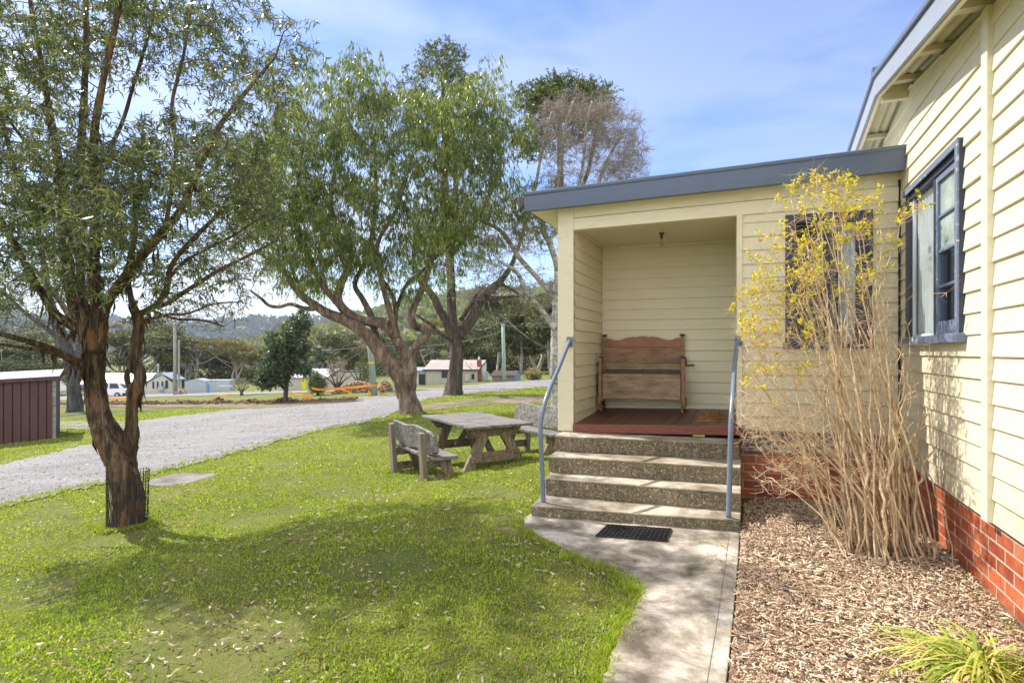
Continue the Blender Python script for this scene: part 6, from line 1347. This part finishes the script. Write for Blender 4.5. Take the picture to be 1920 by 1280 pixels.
def mulch():
    rng = np.random.default_rng(14); n = 76000; X = rng.uniform(.5, 4.2, n); Y = rng.uniform(1.6, 6.2, n); k = inpoly(X, Y, BED); k &= (X*.922-Y*.386) < 1.33; k &= (.309*X+.951*Y) < 6.13
    X, Y = X[k], Y[k]; n = len(X); s = rng.random(n)**2.2; L_ = .006+.050*s*s+.009*s; W_ = .003+.009*rng.random(n)*(.4+s); T_ = .001+.003*rng.random(n)
    D = rng.normal(size=(n, 3)); D[:, 2] *= .28; D /= np.linalg.norm(D, axis=1, keepdims=True); U = rng.normal(size=(n, 3))*.35; U[:, 2] = 1; S = np.cross(D, U); S /= np.linalg.norm(S, axis=1, keepdims=True); N_ = np.cross(S, D)
    C = np.stack([X, Y, .017+rng.random(n)**1.5*.028+.012*np.sin(X*4)*np.sin(Y*5)+.01], 1)
    vs = []
    tp = rng.uniform(.5, 1, (n, 1))
    for kx, ks, kn in ((-1,-1,-1),(1,-1,-1),(1,1,-1),(-1,1,-1),(-1,-1,1),(1,-1,1),(1,1,1),(-1,1,1)):
        vs.append(C+D*(kx*L_/2)[:, None]+S*(ks*W_/2)[:, None]*(tp if kx > 0 else 1)+N_*(kn*T_/2)[:, None])
    V = np.stack(vs, 1).reshape(-1, 3); q = (np.arange(n)*8)[:, None]; F_ = np.concatenate([q+np.array([f]) for f in ((4,5,6,7),(0,1,5,4),(1,2,6,5),(2,3,7,6),(3,0,4,7))], 0)
    m = LEAF('wood_chip', [(0,(.17,.10,.06)),(.16,(.36,.25,.15)),(.42,(.54,.41,.27)),(.72,(.70,.57,.41)),(.92,(.82,.72,.56)),(1,(.22,.12,.07))], .85, .0, patch=(.44,.32,.22), patch_scale=2.2, spec=.2)
    o = mesh_obj('wood_chips', V, F_, m); struct(o, 'pinkish tan wood chip mulch covering the garden bed', 'mulch', 'stuff')
mulch()
# ------------------------------------------------------------ background gums
def gum_proto(kind, label, seed, leaf, barkm, hgt=10, spread=4.5, base_h=.45, clumps=16, n=5200, bare=False, flat=.5, ls=.34):
    rng = np.random.default_rng(seed); T = thing(kind, (0, 0, 0), label, 'tree'); m = MB(); ends = []
    forks = 2 if rng.random() < .6 else 1
    def tube(a, b, c, r0, r1): q = crom([(*a, r0), (*b, (r0+r1)/2), (*c, r1)], 4); m.tube([Vector(v[:3]) for v in q], [v[3] for v in q], 7, False, .08, seed)
    tw = []
    for f_ in range(forks+1):
        top = np.array([rng.normal()*spread*.25, rng.normal()*spread*.25, hgt*rng.uniform(.5, .62)]); b0 = np.array([rng.normal()*.3, rng.normal()*.3, -.3])
        tube(b0, (b0+top)/2+rng.normal(size=3)*.3, top, .22, .12)
        for k in range(6):
            e = np.array([rng.normal()*spread*.5, rng.normal()*spread*.5, hgt*rng.uniform(base_h+.1, .93)]); s = b0+(top-b0)*rng.uniform(.45, 1); tube(s, (s+e)/2+np.array([0,0,-.4]), e, .10, .035); ends.append(e)
    C = []
    for k in range(clumps):
        e = ends[rng.integers(len(ends))]; C.append((e+rng.normal(size=3)*spread*.16, spread*rng.uniform(.20, .42)))
    P = []; D = []
    for c, rr in C:
        k = int(n/clumps); u = rng.normal(size=(k, 3)); u /= np.linalg.norm(u, axis=1, keepdims=True); q = u*rng.uniform(.55, 1, (k, 1))**.6*rr*np.array([1.15, 1.15, flat]); q[:, 2] = np.where(q[:, 2] < 0, q[:, 2]*.5, q[:, 2]); q += rng.normal(size=q.shape)*rr*.08; P.append(c+q); D.append(u+rng.normal(size=(k, 3))*.9)
    # twigs into the clumps
    Pa = np.concatenate(P); Da = np.concatenate(D); Ce = np.repeat(np.array([c for c, r_ in C]), int(n/clumps), 0); sel = rng.random(len(Pa)) < (.5 if bare else .09)
    V, F_ = twigs(Ce[sel], Pa[sel], .03, .012, 3); mesh_b = np.array(m.v); 
    m.build('trunk', barkm, T, smooth=True); mesh_obj('branches', V, F_, barkm if not bare else K['twig_purple'], T)
    V, F_ = leaves(Pa, Da, ls if not bare else ls*.7, ls*.55 if not bare else ls*.2, rng, .3); mesh_obj('crown', V, F_, leaf, T); return T
K['olive'] = LEAF('olive_gum_foliage', [(0,(.06,.075,.025)),(.5,(.125,.135,.045)),(1,(.21,.20,.075))], .55, .2)
K['yolive'] = LEAF('yellow_olive_gum_foliage', [(0,(.10,.10,.03)),(.5,(.21,.19,.05)),(1,(.34,.26,.07))], .55, .22)
K['dgreen'] = LEAF('deep_green_gum_foliage', [(0,(.045,.065,.022)),(.5,(.10,.12,.04)),(1,(.17,.175,.06))], .55, .2)
K['gumbark'] = bark('pale_gum_bark', (.20,.18,.16), (.36,.34,.31), (.52,.50,.46), (1,1,.5), 2, .4, .05)
def gums():
    pr_ = {'o': gum_proto('background_gum', '-', 101, K['olive'], K['gumbark']), 'y': gum_proto('background_gum', '-', 102, K['yolive'], K['gumbark'], flat=.42),
          'd': gum_proto('background_gum', '-', 103, K['dgreen'], K['bark3'], base_h=.25, clumps=22, n=7000), 'b': gum_proto('bare_background_tree', '-', 104, K['leafp'], K['gumbark'], bare=True),
          'o2': gum_proto('background_gum', '-', 105, K['olive'], K['gumbark'], base_h=.3, clumps=20), 'd2': gum_proto('background_gum', '-', 106, K['dgreen'], K['gumbark'], base_h=.12, clumps=24, n=7500)}
    used = set(); rr = random.Random(5)
    L_ = [(-130,70,620,'d','dark green gum outside the left edge beyond the maroon shed'),(-60,82,610,'o','olive gum farthest left behind the maroon shed roof'),(5,78,640,'d2','low dark gum rising over the left end of the shed roof'),(48,90,632,'o2','olive gum above the middle of the shed roof'),(92,84,640,'d','dark gum between the shed roof and the massive grey trunk'),
          (215,88,612,'o','tall olive gum just right of the front gum fork'),(250,96,622,'b','pale bare tree left behind the white house'),(285,90,600,'o2','tall pale trunked olive gum directly behind the white house gable'),(320,98,610,'d2','dark gum behind the twin grey pole'),(352,92,636,'y','yellow topped gum left above the iron shed'),(385,100,645,'o','olive gum right above the iron shed'),(408,104,640,'d','dark gum in the gap between iron shed and yellow topped gum'),
          (440,92,641,'y','spreading gum with yellow brown top between iron shed and round tree'),(478,100,655,'b','grey bare tree left of the dark round tree'),(505,105,640,'o','olive gum hidden behind the dark round tree'),(585,88,632,'y','yellow olive gum behind the bushy shrub'),(620,82,618,'o','rounded olive gum above the yellow door house chimney'),(655,90,630,'d','dark gum above the flat wing of the yellow door house'),(690,96,640,'b','bare grey tree behind the leaning green pole'),(725,90,628,'o2','olive gum seen through the fork of the big leaning gum'),
          (765,86,640,'d','dark gum left of the red roof house'),(805,84,625,'o','olive gum behind the red roof house porch'),(850,80,605,'y','yellow olive gum behind the furrowed trunk'),(895,76,560,'d2','tall dense dark gum behind the brick chimney'),(935,70,545,'o2','tall olive gum behind the slim green pole'),(975,66,540,'d2','tall dense gum above the little plank shed'),(1010,74,550,'b','tangled bare tree left of the birch trunk'),(1035,62,535,'o','tall olive gum directly behind the birch trunk'),(1085,60,530,'d','tall dark gum hidden by the porch post'),(1150,64,530,'o2','olive gum hidden behind the porch')]
    for px, Yd, ty, kd, lb in L_:
        x = ray(px)*Yd; z = float(g(x, Yd)); hh = (H+(HY-ty)/F*Yd-z)/9.6
        p = pr_[kd]; loc = (x, Yd, z); wd = hh*rr.uniform(.85, 1.15)*(1.15 if Yd > 80 else 1)
        if kd in used: o = dup(p, loc, rr.uniform(0, 6.28), (wd, wd, hh))
        else: used.add(kd); o = p; o.location = loc; o.rotation_euler = (0, 0, rr.uniform(0, 6)); o.scale = (wd, wd, hh)
        o['label'] = lb; o['group'] = 'gum trees standing beyond the houses'
gums()
# ------------------------------------------------------------ understory and hills
def scrub():
    rng = np.random.default_rng(55); n = 1500; px = rng.uniform(-150, 1200, n); Yd = rng.uniform(97, 128, n); Yd = np.where(px > 860, rng.uniform(78, 90, n), Yd); X = ray(px)*Yd; Z = g(X, Yd); k = 26
    P = np.repeat(np.stack([X, Yd, Z], 1), k, 0); sc = np.repeat(rng.uniform(.8, 2.6, n), k)[:, None]; u = rng.normal(size=P.shape); u /= np.linalg.norm(u, axis=1, keepdims=True); u[:, 2] = np.abs(u[:, 2])*1.2; P = P+u*sc
    V, F_ = leaves(P, u+rng.normal(size=P.shape), .7, .35, rng, .3); o = mesh_obj('scrub', V, F_, K['olive']); struct(o, 'dim olive scrub filling the gaps beneath the distant gums', 'scrub', 'stuff')
scrub()
def hill(name, Yd, foot, prof, seed, crown_n, size, leaf, label, px0, px1):
    rng = np.random.default_rng(seed); ux, uy = zip(*prof); nx, ny = 130, 26; V = []
    def top(px): return H+(HY-np.interp(px, ux, uy))/F*Yd
    def pt(px, t):
        y = foot+(Yd-foot)*t; x = ray(px)*y*(1-.0*t); zt = top(px); z = -9+(zt+9)*(sst(np.asarray(t)**.9*.5+ .0)*2 if True else t); 
        z = z+(Yd*.012)*np.sin(px*.021+t*5)*np.sin(t*math.pi)+(Yd*.006)*np.sin(px*.07-t*9)*np.sin(t*math.pi); return x, y, z
    pxs = np.linspace(px0, px1, nx)
    for j in range(ny+1):
        t = j/ny
        for p in pxs: V.append(pt(p, t))
    for p in pxs: x, y, z = pt(p, 1.0); V.append((x*1.3, y*1.3, -20))
    f = np.array([(j*nx+i, j*nx+i+1, (j+1)*nx+i+1, (j+1)*nx+i) for j in range(ny+1) for i in range(nx-1)])
    o = mesh_obj(name, np.array(V, float), f, M(name+'_ground', (.07,.085,.03), (.16,.16,.06), .02, .95, 0, spec=.1), smooth=True); struct(o)
    px = rng.uniform(px0, px1, crown_n); t = rng.uniform(.1, 1.0, crown_n)**.6; x, y, z = pt(px, t); s = size*rng.uniform(.5, 1.3, crown_n); k = 14
    P = np.repeat(np.stack([x, y, z], 1), k, 0); S = np.repeat(s, k)[:, None]; u = rng.normal(size=P.shape); u /= np.linalg.norm(u, axis=1, keepdims=True); P = P+u*S*np.array([1,1,.8]); P[:, 2] += S[:, 0]*.9
    V, F_ = leaves(P, u*.6+rng.normal(size=P.shape)*.7, np.repeat(s*1.5, k), np.repeat(s*1.0, k), rng, .3); o = mesh_obj('hill_forest', V, F_, leaf); struct(o, label, 'forest', 'stuff')
K['hillleaf'] = LEAF('hill_forest_foliage', [(0,(.09,.11,.03)),(.5,(.20,.21,.06)),(1,(.32,.32,.10))], .7, .25)
K['hillleaf2'] = LEAF('far_forest_foliage', [(0,(.035,.05,.035)),(.5,(.075,.095,.06)),(1,(.13,.15,.09))], .7, .1)
hill('hill', 1500, 700, [(-600,560),(-200,575),(0,590),(150,606),(300,612),(400,611),(500,607),(620,598),(800,590),(1000,590),(1300,600),(2600,620)], 1, 5200, 7.5, K['hillleaf2'], 'blue hazed forest covering the far ridge', -500, 1300)
hill('near_hill', 620, 190, [(400,680),(500,660),(560,638),(620,620),(680,602),(740,586),(800,572),(860,560),(920,556),(1000,556),(1200,550),(1500,600),(2200,650)], 2, 6500, 4.2, K['hillleaf'], 'sunlit open forest on the nearer slope behind the middle gums', 420, 1500)
def stones():
    rng = np.random.default_rng(77); RP = ROAD; n = 26000; X, Y, r = sector(n, 5, 45, 50, 1.3, rng); k = inpoly(X, Y, RP) | (rng.random(n) < 0); X, Y, r = X[k], Y[k], r[k]
    # more stones beside the wheel tracks and along the crumbling edge
    n = len(X); P = np.stack([X, Y, g(X, Y)+.026], 1); s = rng.uniform(.004, .013, n)*(1+r*.03); off = rng.normal(size=(n, 5, 3))*.25
    B = np.array([[-1,-.6,0],[1,-.7,0],[.8,.9,0],[-.7,.8,0],[0,0,1.0]]); V = (P[:, None]+(B[None]+off)*s[:, None, None]).reshape(-1, 3); q = (np.arange(n)*5)[:, None]
    F_ = np.concatenate([q+np.array([f]) for f in ((0,1,4),(1,2,4),(2,3,4),(3,0,4))], 0)
    o = mesh_obj('gravel_stones', V, F_, LEAF('grey_stone', [(0,(.10,.095,.09)),(.5,(.26,.245,.23)),(1,(.42,.40,.38))], .9, 0)); struct(o, 'loose grey stones scattered over the gravel road', 'gravel', 'stuff')
stones()
def haze():
    m = MB(); m.box((0, 900, 90), 5200, 2200, 290)
    mt = bpy.data.materials.new('air'); mt.use_nodes = True; t = mt.node_tree; t.nodes.clear(); v = t.nodes.new('ShaderNodeVolumePrincipled'); v.inputs['Color'].default_value = (.72,.84,1,1); v.inputs['Density'].default_value = .0002; v.inputs['Anisotropy'].default_value = .1
    o = t.nodes.new('ShaderNodeOutputMaterial'); t.links.new(v.outputs[0], o.inputs['Volume']); ob = m.build('haze', mt); struct(ob, 'thin blue haze of distant air', 'haze', 'stuff'); ob.display_type = 'WIRE'
haze()
